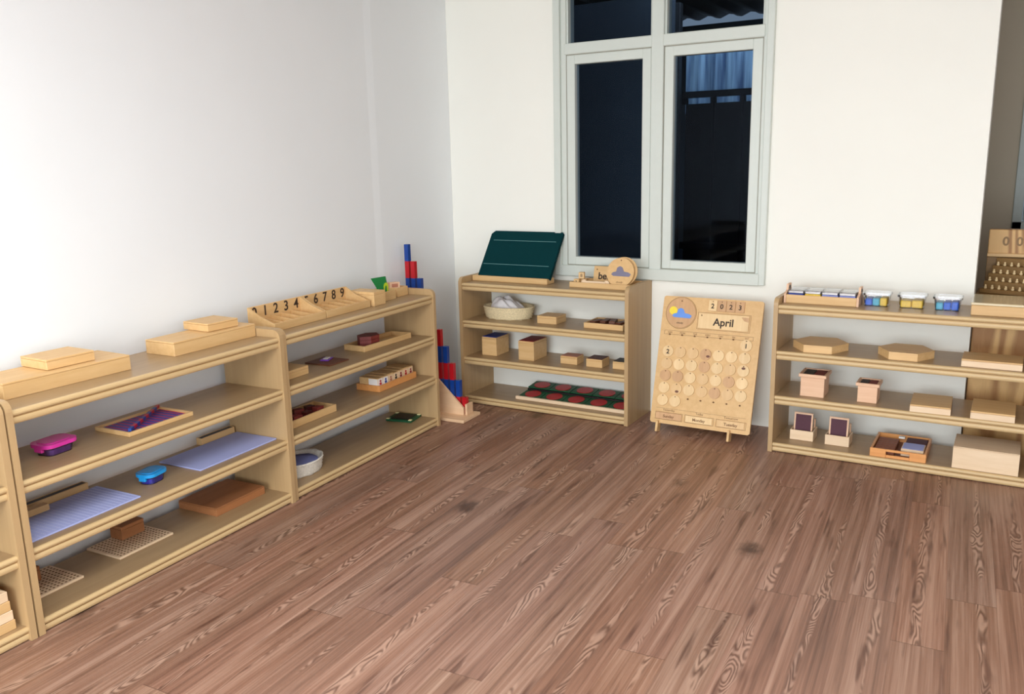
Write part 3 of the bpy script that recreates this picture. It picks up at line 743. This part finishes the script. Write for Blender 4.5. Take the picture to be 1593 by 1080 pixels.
def tilted(o, ang): o.rotation_euler = (-ang, 0, o.rotation_euler[2]); return o
CL = [(-.72, -.32), (.72, -.34), (.86, -.12), (.62, .02), (.22, .08), (.06, .42), (-.18, .52), (-.42, .38), (-.48, .06), (-.78, -.02), (-.90, -.2)]
def cloud_pts(r): return [(x*r, y*r) for x, y in CL]
def weather_disc(name, label, loc, rz, ang, r, cloud, sun, word, group=None):
    o = empty(name, loc, rz, pi/2-ang); tag(o, label, 'disc', group)
    m = MB(); m.cyl(0, 0, r, 0, .008, 48, bev=.001); m.build('disc_body', 'ply' if not sun else 'disc_b', o)
    if sun:
        m = MB(); m.cyl(-.045, .01, .022, .0081, .0086, 24); m.build('sun_picture', 'sun', o)
    m = MB(); m.prism(cloud_pts(.075 if sun else .068), .0087, .0094, T=Matrix.Translation((.008, .0, 0))); m.build('cloud_picture', cloud, o)
    if word: text_part('caption', word, .015, 'ink_soft', o, Matrix.Translation((0, -r*.68, .0084)))
    m = MB(); m.cyl(0, r*.82, .004, .008, .0088, 12); m.build('peg_hole', 'hole', o)
    return o

def month_tray():
    o = tray('calendar_parts_tray', 'wooden tray of spare calendar pieces on the shelf top under the window', 'tray', 'M', .715, 1.104, .100, .290, 3, .030)
    z = ZL[3]+.009
    a = radians(14)
    weather_disc('weather_disc', 'round wooden disc with a grey cloud leaning in the tray', F('M', 1.020, .143, z+.0855), YW, a, .083, 'cloud_grey', False, 'cloudy')
    weather_disc('weather_disc', 'blank-looking round wooden disc right behind the grey cloud disc', F('M', 1.028, .170, z+.0865), YW, a, .084, 'cloud_grey', False, None)
    pl = empty('month_plank', F('M', .930, .206, z+.003), YW, -a); tag(pl, 'wooden month plank with dark lettering behind the grey cloud disc', 'plank')
    m = MB(); m.box(-.115, .115, 0, .007, 0, .105, .0012); m.build('plank_body', 'beech', pl)
    text_part('plank_text', 'ber', .056, 'ink', pl, Matrix.Translation((-.046, -.0006, .046)) @ Matrix.Rotation(pi/2, 4, 'X'), bold=.0012)
    m = MB(); m.cyl(0, 0, .004, 0, .0008, 10, T=Matrix.Translation((-.095, -.0002, .085)) @ R90); m.build('peg_hole', 'hole', pl)
    for k, (s, t, zz, lab) in enumerate(((.748, .140, 0, 'front number cube at the left end of the calendar parts tray'), (.775, .178, 0, 'rear number cube at the left end of the calendar parts tray'), (.768, .150, .0375, 'number cube on top of the two in the calendar parts tray'))):
        c = thing('number_cube', lab, 'cube', 'M', s, t if k < 2 else .158, ZL[3]+.0085+zz, 'spare number cubes', radians(8*k))
        m = MB(); m.box(-.0165, .0165, -.0165, .0165, 0, .036, .0015); m.build('cube_body', 'beech', c)
        text_part('cube_digit', '368'[k], .026, 'ink', c, Matrix.Translation((0, -.0168, .018)) @ Matrix.Rotation(pi/2, 4, 'X'))
    st = thing('day_plank', 'narrow pale plank lying along the front of the calendar parts tray', 'plank', 'M', .862, .124, ZL[3]+.0085)
    m = MB(); m.box(-.075, .075, -.010, .010, 0, .030, .0015); m.build('plank_body', 'beech_pale', st)
    for k in range(2):
        dd = thing('date_disc', ['small pale round disc standing by the narrow plank, left one', 'small pale round disc standing by the narrow plank, right one'][k], 'disc', 'M', .800+.142*k, .122, ZL[3]+.0085)
        m = MB(); m.cyl(0, .019, .018, -.003, .003, 20, T=R90, bev=.0006); m.build('disc_body', 'beech_pale', dd)
month_tray()

basket('wicker_basket', 'pale oval wicker basket heaped with white cloths under the window', 'M', .238, .205, 2, .165, .118, .068, 'wicker', rot=radians(4))
def cloths():
    c = thing('white_cloth', 'crumpled white cloth heaped high in the pale oval basket', 'cloth', 'M', .236, .205, ZL[2]+.010)
    t_ = bmesh.new(); bmesh.ops.create_uvsphere(t_, u_segments=72, v_segments=36, radius=1)
    for v in t_.verts:
        x, y, z = v.co; h = max(0, z)
        d = .5*x+.86*y
        fold = .10*sin(9*d+1.3*sin(3*x))+.05*sin(17*(d-.3*x)+2*y)
        r = 1+.05*sin(6*math.atan2(y, x))*h
        if z > 0: v.co = Vector((x*.122*r-.018*h, y*.084*r, .030+.088*h**1.2*(1+fold*1.3)*(1-.35*max(0, x))))
        else: v.co = Vector((x*(.100+.022*(1+z)), y*(.068+.016*(1+z)), .030*(1+z)))
    m = MB(); m.merge(t_, smooth=True); m.build('cloth_folds', 'cloth', c)
cloths()
lidbox('wooden_box', 'small plain wooden box in the middle of the shelf, right of the basket', 'box', 'M', .492, .622, .108, .235, 2, .046, lidh=.3)
tray('wooden_tray', 'shallow wooden tray of dark brown pieces at the right end', 'tray', 'M', .812, 1.058, .090, .275, 2, .032)
for k in range(4):
    pc = thing('brown_piece', 'dark brown wooden piece in the shallow tray, %s from the left' % ['first', 'second', 'third', 'fourth'][k], 'piece', 'M', .855+.052*k, .178+.010*(k % 2), ZL[2]+.0085, 'dark brown pieces in a tray', radians(12*(k % 3)-10))
    m = MB(); m.box(-.018, .018, -.048, .048, 0, .026+.004*(k % 3), .002); m.build('piece_body', 'walnut', pc)
lidbox('tablet_box', 'tall wooden box with a blue top', 'box', 'M', .093, .200, .105, .255, 1, .116, lidh=.10, top='navy')
lidbox('tablet_box', 'tall wooden box with a dark red top', 'box', 'M', .370, .478, .085, .250, 1, .118, lidh=.10, top='wine')
lidbox('tablet_box', 'small wooden box with a rosy brown top', 'box', 'M', .647, .758, .108, .200, 1, .046, lidh=.2, top='rose')
lidbox('tablet_box', 'small wooden box with a dark maroon top', 'box', 'M', .822, .924, .100, .205, 1, .048, lidh=.2, top='maroon2')
lidbox('tablet_box', 'small wooden box with a black top, half behind the shelf side', 'box', 'M', .984, 1.088, .115, .215, 1, .044, lidh=.2, top='black')

def inset_rack():
    o = thing('inset_rack', 'two-tier wooden rack for red and green insets on the bottom shelf', 'rack', 'M', .735, .07, ZL[0])
    w = .375
    m = MB(); m.box(-w-.008, w-.018, 0, .016, 0, .020, .0015); m.build('front_lip', 'beech_pale', o)
    m = MB(); m.box(-w, w-.022, .0165, .130, 0, .010, .001); m.build('lower_step', 'beech_pale', o)
    m = MB(); m.box(-w+.004, w-.022, .1305, .262, 0, .038, .001); m.build('upper_step', 'black', o)
    for row in range(2):
        for k in range(5):
            s = .437+.149*k; 
            t = .1425 if row == 0 else .262
            z = ZL[0]+(.0115 if row == 0 else .0395)
            q = thing('circle_inset', 'green square frame with a red disc, %s from the left in the %s row' % (['first', 'second', 'third', 'fourth', 'fifth'][k], ['front', 'back'][row]), 'inset', 'M', s, t, z, 'red disc insets in the rack')
            q.rotation_euler = (radians(6), 0, q.rotation_euler[2]); q.location.z += .0062
            m = MB(); m.box(-.0725, .0725, -.054, .054, 0, .007, .001); m.build('inset_frame', 'dkgreen', q)
            m = MB(); m.cyl(0, 0, .0505, .0072, .0095, 36, bev=.0008); m.build('red_disc', 'dkred', q)
inset_rack()

# ------------------------------------------------------------------ perpetual calendar
def calendar():
    base = F('M', 1.263, 0, .050)
    ang = math.atan2(.2, .683)
    Q = Matrix.Translation(base) @ Matrix.Rotation(YW, 4, 'Z') @ Matrix.Rotation(pi/2-ang, 4, 'X')   # local x right, y up the board, z outwards
    def place(o, u, v, z=0): 
        o.matrix_world = Q @ Matrix.Translation((u, v, z)); return o
    o = bpy.data.objects.new('wooden_calendar', None); COL.objects.link(o); place(o, 0, 0)
    tag(o, 'large wooden perpetual calendar board leaning beside the window shelf', 'calendar')
    w, h = .556, .711; r = .014
    m = MB(); m.rrect(w/2, h/2, w, h, r, -.014, 0, bev=.0015); m.build('board_panel', 'ply', o)
    for k, u in enumerate((.048, .449)):
        m = MB(); m.box(u-.0065, u+.0065, -.048, .012, -.030, .022, .002); m.build('foot', 'beech', o)
    m = MB(); m.box(.26, .30, .02, .60, -.05, -.0145, .002, T=Matrix.Translation((0, 0, 0))); 
    m = MB(); m.prism([(-.0145, .45), (-.0145, .48), (-.158, .012), (-.138, .004)], .265, .29, T=Matrix(((0, 0, 1, 0), (0, 1, 0, 0), (1, 0, 0, 0), (0, 0, 0, 1)))); m.build('rear_leg', 'beech', o)
    q = .0014
    def outline(x0, x1, y0, y1, z=.0002, b=None):
        b = MB()
        b.box(x0, x1, y0, y0+q, 0, z+.0006); b.box(x0, x1, y1-q, y1, 0, z+.0006); b.box(x0, x0+q, y0, y1, 0, z+.0006); b.box(x1-q, x1, y0+q, y1-q, 0, z+.0006); b.build('engraved_outline', 'ink_soft', o)
    outline(.205, .496, .538, .632)
    outline(.024, .520, .497, .519)
    m = MB(); m.box(.026, .530, .0845, .0855, 0, .0008); m.build('engraved_line', 'ink_soft', o)
    for (a, b) in ((.027, .184), (.196, .358), (.371, .533)): outline(a, b, .022, .064)
    m = MB(); n = 48
    ring = [(.108+.0885*cos(2*pi*k/n), .620+.0885*sin(2*pi*k/n)) for k in range(n)]; 
    t = bmesh.new(); a = [t.verts.new((x, y, .0006)) for x, y in ring]; b = [t.verts.new((.108+(x-.108)*.975, .620+(y-.620)*.975, .0006)) for x, y in ring]
    for k in range(n): t.faces.new((a[k], a[(k+1) % n], b[(k+1) % n], b[k]))
    m.merge(t); m.build('dial_ring', 'ink_soft', o)
    for k, d in enumerate(('SUN', 'MON', 'TUE', 'WED', 'THU', 'FRI', 'SAT')): text_part('weekday_heading', d, .013, 'ink_soft', o, Matrix.Translation((.057+k*.0715, .508, .0008)), extrude=.0003)
    for k, d in enumerate(('Yesterday', 'Today', 'Tomorrow')): text_part('day_heading', d, .017, 'ink_soft', o, Matrix.Translation(((.102, .276, .450)[k], .076, .0008)), extrude=.0003)
    pegs = [(.057+.0715*k, .497) for k in range(6)]+[(.203+.0715*k, .150) for k in range(5)]
    for (u, v) in pegs:
        m = MB(); m.cyl(u, v, .0042, 0, .008, 12); m.build('peg', 'hole', o)
    # weather disc on its dial
    W_ = place(bpy.data.objects.new('weather_disc', None), .108, .620, .0012); COL.objects.link(W_)
    tag(W_, 'round weather disc with a yellow sun and blue cloud on the calendar', 'disc')
    m = MB(); m.cyl(0, 0, .083, 0, .006, 48, bev=.001); m.build('disc_body', 'disc_b', W_)
    m = MB(); m.cyl(-.044, .010, .023, .0061, .0066, 24); m.build('sun_picture', 'sun', W_)
    m = MB(); m.prism(cloud_pts(.064), .0068, .0074, T=Matrix.Translation((.010, -.006, 0))); m.build('cloud_picture', 'cloud', W_)
    text_part('caption', 'cloudy', .014, 'ink', W_, Matrix.Translation((0, -.056, .0064)))
    m = MB(); m.cyl(0, .066, .004, .006, .0068, 12); m.build('peg_hole', 'hole', W_)
    # year tiles
    for k, d in enumerate('2023'):
        y = place(bpy.data.objects.new('year_tile', None), .283+.050*k, .672, .0012); COL.objects.link(y)
        tag(y, ['first year tile on the calendar, printed 2', 'second year tile on the calendar, printed 0', 'third year tile on the calendar, printed 2', 'last year tile on the calendar, printed 3'][k], 'tile', 'year tiles on the calendar')
        m = MB(); m.box(-.0235, .0235, -.030, .030, 0, .005, .001); m.build('tile_body', ['disc_a', 'disc_b', 'disc_b', 'disc_b'][k], y)
        text_part('tile_digit', d, .036, 'ink', y, Matrix.Translation((0, -.004, .0054)), bold=.0008)
        m = MB(); m.cyl(0, .022, .003, .005, .0058, 10); m.build('peg_hole', 'hole', y)
    mp = place(bpy.data.objects.new('month_plank', None), .3505, .585, .0012); COL.objects.link(mp)
    tag(mp, 'wide wooden month plank printed April on the calendar', 'plank')
    m = MB(); m.box(-.138, .138, -.042, .042, 0, .006, .0012); m.build('plank_body', 'disc_a', mp)
    text_part('plank_text', 'April', .056, 'ink', mp, Matrix.Translation((.002, -.004, .0064)), bold=.0012)
    m = MB(); m.cyl(-.122, .030, .004, .006, .0068, 12); m.build('peg_hole', 'hole', mp)
    m = MB(); m.prism([(.095, .034), (.136, .034), (.136, .008), (.112, .014)], .0061, .0064); m.build('wood_knot', 'disc_b', mp)
    for k, d in enumerate(('Sunday', 'Monday', 'Tuesday')):
        dp = place(bpy.data.objects.new('day_plank', None), (.1055, .277, .452)[k], .043, .0012); COL.objects.link(dp)
        tag(dp, 'small day plank printed %s at the foot of the calendar' % d, 'plank', 'day planks on the calendar')
        m = MB(); m.box(-.074, .074, -.018, .018, 0, .005, .001); m.build('plank_body', ['disc_b', 'disc_a', 'disc_c'][k], dp)
        text_part('plank_text', d, .022, 'ink_soft', dp, Matrix.Translation((0, -.002, .0054)), bold=.0004)
    # date discs
    tones = ['a', 'acc' 'baaa', 'caabaca', 'bbacaba', 'acacbca', 'aa']
    rowsn = ['top', 'second', 'third', 'fourth', 'fifth', 'bottom']
    ordn = ['first', 'second', 'third', 'fourth', 'fifth', 'sixth', 'seventh']
    vs = (.470, .403, .335, .268, .200, .131)
    knots = {(1, 3): (.012, -.012), (2, 6): (.0, .016), (4, 1): (.004, -.020)}
    rnd = random.Random(5)
    for rI in range(6):
        cols = [6] if rI == 0 else ([0, 1] if rI == 5 else list(range(7)))
        for c in cols:
            u = .0595+.0713*c+(.001 if rI > 3 else 0)
            dd = place(bpy.data.objects.new('date_disc', None), u, vs[rI], .0012); COL.objects.link(dd)
            lab = 'round date disc printed 1 at the top right of the calendar grid' if rI == 0 else ('round date disc printed 2 at the left of the calendar grid' if (rI, c) == (1, 0) else 'blank wooden date disc, %s from the left in the %s calendar row' % (ordn[c], rowsn[rI]))
            tag(dd, lab, 'disc', 'date discs on the calendar')
            tn = tones[rI][cols.index(c)] if cols.index(c) < len(tones[rI]) else 'a'
            m = MB(); m.cyl(0, 0, .0310, 0, .006, 32, bev=.001); m.build('disc_body', 'disc_'+tn, dd)
            m = MB(); m.cyl(0, .0235, .0032, .006, .0078, 10); m.build('peg_hole', 'hole', dd)
            if rI == 0 or (rI, c) == (1, 0): text_part('disc_digit', '1' if rI == 0 else '2', .034, 'ink', dd, Matrix.Translation((0, -.004, .0064)), bold=.001)
            if (rI, c) in knots:
                kx, ky = knots[(rI, c)]
                m = MB(); m.cyl(kx, ky, .0085, .0061, .0064, 14, T=Matrix.Diagonal((1.25, .8, 1, 1))); m.build('wood_knot', 'walnut', dd)
calendar()

# ------------------------------------------------------------------ unit R items
def card_tray():
    o = thing('card_tray', 'wooden carrying tray with raised ends holding four clear-topped boxes', 'tray', 'R', .204, .165, ZL[3])
    w, d = .166, .080; q = .010
    m = MB(); m.box(-w, w, -d, -d+q, 0, .042, .0015); m.build('front_panel', 'beech', o)
    m = MB(); m.box(-w, w, d-q, d, 0, .042, .0015); m.build('back_panel', 'beech', o)
    m = MB(); m.box(-w+.0, w, -d+q, d-q, .001, .007); m.build('tray_base', 'beech', o)
    R = Matrix(((0, 0, 1, 0), (1, 0, 0, 0), (0, 1, 0, 0), (0, 0, 0, 1)))
    for x in (-w-.0105, w+.0005):
        m = MB(); m.prism([(-d, 0), (d, 0), (d, .045), (.035, .060), (.028, .088), (-.028, .088), (-.035, .060), (-d, .045)], x, x+.010, bev=.001, T=R); e = m.build('end_panel', 'beech_pink', o)
        m = MB(); m.prism([(-.018, .064), (.018, .064), (.018, .078), (-.018, .078)], x-.0003, x+.0103, T=R); m.build('hand_hole', 'black', e)
    fills = ['navy', 'yellow', 'paper_blue', 'paper_blue']
    for k in range(4):
        b = thing('clear_box', '%s clear-topped box from the left in the carrying tray, %s contents' % (['first', 'second', 'third', 'fourth'][k], ['dark blue', 'yellow', 'pale blue', 'grey blue'][k]), 'box', 'R', .204-.1235+.0815*k, .165, ZL[3]+.0085, 'clear boxes in the carrying tray')
        m = MB(); m.box(-.037, .037, -.062, .062, 0, .038, .002); m.build('box_contents', fills[k], b)
        m = MB(); m.box(-.0385, .0385, -.064, .064, .0385, .056, .003); m.build('box_lid', 'lid', b)
        m = MB(); m.box(-.035, .035, -.060, .060, .0400, .0475, .001); m.build('box_card', 'paper', b)
card_tray()
def clear_tub(label, s0, s1, fills):
    o = thing('clear_tub', label, 'tub', 'R', (s0+s1)/2, .180, ZL[3], 'clear plastic tubs on the shelf top')
    w = s1-s0; d = .105
    m = MB(); t = 1.13
    m.rrect(0, 0, w*.84, d*.84, .014, 0, .054, taper=t); m.build('tub_body', 'tub', o)
    m = MB(); m.rrect(0, 0, w+.004, d+.004, .016, .0545, .064, bev=.002); m.build('tub_lid', 'lid', o)
    n = len(fills); ww = w*.80
    for k, f in enumerate(fills):
        m = MB(); x0 = -ww/2+k*ww/n; m.box(x0+.001, x0+ww/n-.001, -d*.38, d*.38, .003, .036+.006*((k*7) % 3)/2, .004); m.build('tub_contents', f, o)
clear_tub('clear tub with blue and yellow contents, nearest the carrying tray', .388, .512, ['blue2', 'teal', 'yellow'])
clear_tub('clear tub with yellow contents, in the middle of three', .545, .668, ['yellow', 'yellow'])
clear_tub('clear tub with all blue contents, rightmost of three', .698, .818, ['teal', 'blue2', 'blue2'])
gb = thing('glossy_box', 'wooden box with a glossy top at the right end of the shelf top', 'box', 'R', 1.030, .200, ZL[3])
m = MB(); m.box(-.170, .170, -.133, .133, 0, .046, .002); m.build('box_body', 'beech', gb)
m = MB(); m.box(-.172, .172, -.135, .135, .0465, .058, .002); m.build('box_lid', 'gloss_top', gb)

def hexbox(label, s, t, rad, rot):
    o = thing('hexagonal_box', label, 'box', 'R', s, t, ZL[2], None, rot)
    pts = [(rad*cos(radians(a)), rad*sin(radians(a))) for a in (0, 60, 120, 180, 240, 300)]
    m = MB(); m.prism(pts, 0, .0305, bev=.001); m.build('box_body', 'beech', o)
    m = MB(); m.prism(pts, .0310, .037, bev=.0012); m.build('box_lid', 'beech', o)
hexbox('flat hexagonal wooden box at the left end, nearest the shelf side', .205, .148, .132, radians(4))
hexbox('flat hexagonal wooden box in the middle of the shelf', .598, .150, .124, 0)
lidbox('flat_box', 'flat rectangular wooden box right of the hexagonal boxes', 'box', 'R', .842, 1.083, .035, .205, 2, .035, lidh=.2, mat='beech_pale', lid='beech')

def rimbox(label, s0, s1, t0, t1, h):
    o = thing('cube_box', label, 'box', 'R', (s0+s1)/2, (t0+t1)/2, ZL[1])
    w, d = (s1-s0)/2, (t1-t0)/2; q = .006; r = .009
    m = MB(); m.box(-w, w, -d, -d+q, 0, h, .001); m.box(-w, w, d-q, d, 0, h, .001); m.box(-w, -w+q, -d+q, d-q, 0, h, .001); m.box(w-q, w, -d+q, d-q, 0, h, .001); m.box(-w+q, w-q, -d+q, d-q, 0, .005)
    m.build('box_body', 'beech_pink', o)
    m = MB(); z0, z1 = h-.012, h+.004
    m.box(-w-r, w+r, -d-r, -d-.0003, z0, z1, .0012); m.box(-w-r, w+r, d+.0003, d+r, z0, z1, .0012); m.box(-w-r, -w-.0003, -d, d, z0, z1, .0012); m.box(w+.0003, w+r, -d, d, z0, z1, .0012)
    m.build('box_rim', 'beech_pink', o)
    m = MB(); m.box(-w+q+.001, -.001, -d+q+.001, d-q-.001, .006, h+.001, .001); m.build('cube_half', 'black', o)
    m = MB(); m.box(.001, w-q-.001, -d+q+.001, d-q-.001, .006, h+.0005, .001); m.build('cube_half', 'maroon', o)
rimbox('larger rimmed wooden box of black and red cubes', .134, .248, .065, .190, .112)
rimbox('smaller rimmed wooden box of black and red cubes', .404, .493, .073, .172, .094)
lidbox('flat_box', 'flat square wooden box right of the smaller cube box', 'box', 'R', .643, .815, .008, .232, 1, .036, lidh=.2, mat='beech_pale', lid='beech', rot=radians(2))
lidbox('flat_box', 'flat square wooden box at the right end, above the big box', 'box', 'R', .899, 1.075, .008, .240, 1, .037, lidh=.2, mat='beech_pale', lid='beech')

def plaque_holder(label, s, t, plabs):
    o = thing('tablet_holder', label, 'holder', 'R', s, t, ZL[0])
    w, d = .058, .052; q = .007
    m = MB(); m.box(-w, w, -d, -d+q, 0, .052, .0015); m.box(-w, w, d-q, d, 0, .052, .0015)
    m.box(-w+.0, -w+q, -d+q, d-q, 0, .052, .0015); m.box(w-q, w, -d+q, d-q, 0, .052, .0015); m.box(-w+q, w-q, -d+q, d-q, 0, .006); m.build('holder_box', 'beech_pale', o)
    m = MB()
    for x in (-w+q+.0003, w-q-.0073): m.box(x, x+.007, .028, .042, .052, .100, .001)
    m.build('holder_stile', 'beech_pink', o)
    for k in range(1):
        p = thing('framed_tablet', plabs[k], 'tablet', 'R', s, t-.028+.026*k, ZL[0]+.0075, None)
        p.rotation_euler = (radians(-6), 0, p.rotation_euler[2])
        m = MB(); ww = .0465; m.box(-ww, ww, 0, .006, 0, .132, .001); m.build('tablet_frame', 'beech_pink', p)
        m = MB(); m.box(-ww+.008, ww-.008, -.0008, -.0001, .030, .122); m.build('tablet_face', 'plum', p)
plaque_holder('wooden holder of plum tablets, nearest the shelf side', .143, .157, ['front plum tablet in the holder nearest the shelf side', 'rear tablet hidden behind the front plum one, leftmost holder'])
plaque_holder('wooden holder of plum tablets, beside the orange tray', .318, .150, ['front plum tablet in the holder beside the orange tray', 'rear tablet hidden behind the front plum one, second holder'])

def orange_tray():
    o = thing('handled_tray', 'orange wooden tray with a cut-out handle on the bottom shelf', 'tray', 'R', .609, .158, ZL[0])
    w, d = .124, .138; q = .011; h = .042
    m = MB(); R = Matrix(((1, 0, 0, 0), (0, 0, 1, 0), (0, 1, 0, 0), (0, 0, 0, 1)))
    m.box(-w, -.052, -d, -d+q, 0, h, .0015); m.box(.052, w, -d, -d+q, 0, h, .0015); m.box(-.053, .053, -d, -d+q, .031, h, .0015); m.box(-.053, .053, -d+.003, -d+q, 0, .014, .0015)
    m.build('front_panel', 'orange_wood', o)
    m = MB(); m.box(-w, w, d-q, d, 0, h, .0015); m.build('back_panel', 'orange_wood', o)
    for x in (-w, w-q):
        m = MB(); m.box(x, x+q, -d+q+.0003, d-q-.0003, 0, h, .0015); m.build('side_panel', 'orange_wood', o)
    m = MB(); m.box(-w+q, w-q, -d+q, d-q, .001, .006); m.build('tray_base', 'mahog', o)
    for k in range(6):
        s = thing('brown_stick', 'brown wooden stick in the orange tray, %s from the front' % ['first', 'second', 'third', 'fourth', 'fifth', 'sixth'][k], 'slat', 'R', .609-.064, .158-.094+.034*k, ZL[0]+.0078, 'brown sticks in the orange tray')
        m = MB(); m.box(-.046, .046, -.0155, .0155, 0, .024, .002); m.build('stick_body', 'mahog', s)
    wl = thing('white_block', 'small white block at the back of the orange tray', 'block', 'R', .600, .265, ZL[0]+.0335)
    m = MB(); m.box(-.014, .014, -.012, .012, 0, .008, .001); m.build('block_body', 'paper', wl)
    db = thing('dark_tablet', 'dark plum tablet lying at the back right of the orange tray', 'tablet', 'R', .672, .228, ZL[0]+.0078)
    m = MB(); m.box(-.047, .047, -.048, .048, 0, .030, .0015); m.build('tablet_body', 'plum', db)
    lb = thing('pale_tablet', 'pale blue topped tablet lying at the front right of the orange tray', 'tablet', 'R', .668, .114, ZL[0]+.0078)
    m = MB(); m.box(-.050, .050, -.054, .054, 0, .036, .0015); m.build('tablet_body', 'beech_pale', lb)
    m = MB(); m.box(-.046, .046, -.046, .050, .0362, .0375, .0005); m.build('tablet_face', 'lav', lb)
orange_tray()
lidbox('large_box', 'large pale wooden box at the right end of the bottom shelf', 'box', 'R', .842, 1.110, .020, .232, 0, .104, lidh=.04, mat='beech_pale', lid='beech_pale')

# ------------------------------------------------------------------ bead cabinet in the opening
def bead_cabinet():
    o = empty('bead_cabinet', (3.053, -.128, .001), YW); tag(o, 'knotty plywood cabinet seen from behind in the opening at the right', 'cabinet')
    m = MB(); m.box(0, 1.2, 0, .016, 0, .76, .002); m.build('back_panel', 'pine', o)
    for x in (0, 1.18):
        m = MB(); m.box(x, x+.02, .0165, .36, 0, .76, .002); m.build('side_panel', 'lam_up', o)
    m = MB(); m.box(-.005, 1.205, -.004, .365, .7605, .782, .002); m.build('cabinet_top', 'rack_dark', o)
    b = empty('bead_stand', (3.066, .048, .7845), radians(-21)); tag(b, 'dark wooden stepped stand with rows of pale beads on the bead cabinet', 'stand')
    nst = 5
    for k in range(nst):
        y = .015+.048*k; z = .022+.034*k
        m = MB(); m.box(.0, .55, y, y+.034, 0, z, .002); st = m.build('step', 'rack_dark', b)
        if k < 4:
            m = MB(); n = 17
            for i in range(n):
                m.sphere((.025+i*.0315, y+.006, z+.006), .0078, seg=8, rings=6)
                m.sphere((.025+i*.0315, y+.006, z+.016), .0056, seg=8, rings=6)
            m.build('bead_row', 'gold', st)
    for k in range(nst):
        y = .015+.048*k
        m = MB(); m.box(.0, .55, y+.0345, y+.047, 0, .005); m.build('stand_base', 'rack_dark', b)
    c = empty('number_box', (3.098, .300, .7845), YW); tag(c, 'wooden box with a row of 0 cut-outs above the bead stand', 'box')
    # stands on its own plinth on the cabinet-side shelf behind the stand
    m = MB(); m.box(0, .9, -.005, .075, 0, .158, .002); m.build('plinth', 'rack_dark', c)
    m = MB(); m.box(0, .9, 0, .07, .1585, .300, .003); bd = m.build('box_body', 'pine', c)
    for k in range(9):
        T = Matrix.Translation((.080+.062*k, -.0006, .238)) @ Matrix.Rotation(pi/2, 4, 'X')
        text_part('digit', '0', .062, 'rack_dark', bd, T, bold=.002)
    m = MB(); m.box(.0, .9, -.020, -.0008, .160, .178, .002); m.build('front_ledge', 'beech', bd)
bead_cabinet()

# ------------------------------------------------------------------ lights
def area(name, loc, rot, sx, sy, power, color):
    l = bpy.data.lights.new(name, 'AREA'); l.shape = 'RECTANGLE'; l.size = sx; l.size_y = sy; l.energy = power; l.color = color
    o = bpy.data.objects.new(name, l); COL.objects.link(o); o.location = loc; o.rotation_euler = rot
    return o
# daylight through the wide doorway behind the viewer
area('doorway_daylight', (2.15, -7.56, 1.2), (pi/2, 0, 0), 3.9, 2.3, 290, (.885, .955, .99))
# unseen overhead light, added to brighten the floor near the viewer
area('ceiling_lamp', (2.2, -4.3, 2.45), (0, 0, 0), 1.3, 1.3, 95, (.95, .985, .99))
# daylight in the yard and at the far window
area('yard_daylight', (1.9, 1.12, 2.95), (radians(30), 0, 0), 1.6, .25, 18, (.75, .87, 1.0))
area('far_window_daylight', (3.8, 1.75, 1.6), (-pi/2, 0, 0), .9, 1.1, 6, (.9, .95, 1.0))

w = bpy.data.worlds.new('world'); SC.world = w; w.use_nodes = True
bg = w.node_tree.nodes['Background']; bg.inputs[0].default_value = (.55, .68, .85, 1); bg.inputs[1].default_value = .5

# ------------------------------------------------------------------ camera
yaw, pitch, roll, fpx = -.482507, .215364, -.02266, 1328.05
cam = bpy.data.cameras.new('camera'); cam.sensor_width = 36; cam.lens = fpx/1593*36; cam.clip_start = .02
co = bpy.data.objects.new('camera', cam); COL.objects.link(co)
fwd = Vector((sin(yaw)*cos(pitch), cos(yaw)*cos(pitch), -sin(pitch))); right = Vector((cos(yaw), -sin(yaw), 0)); up = right.cross(fwd)
r2 = right*cos(roll)+up*sin(roll); u2 = up*cos(roll)-right*sin(roll)
mt = Matrix((r2, u2, -fwd)).transposed().to_4x4(); mt.translation = (2.95233, -4.83561, 1.49286)
co.matrix_world = mt
SC.camera = co
SC.view_settings.view_transform = 'Standard'; SC.view_settings.look = 'None'; SC.view_settings.exposure = -0.25; SC.view_settings.gamma = 1
SC.view_settings.use_curve_mapping = False
SC.cycles.max_bounces = 10; SC.cycles.diffuse_bounces = 6; SC.cycles.transparent_max_bounces = 16
SC.cycles.use_denoising = True
SC.cycles.sample_clamp_indirect = 6
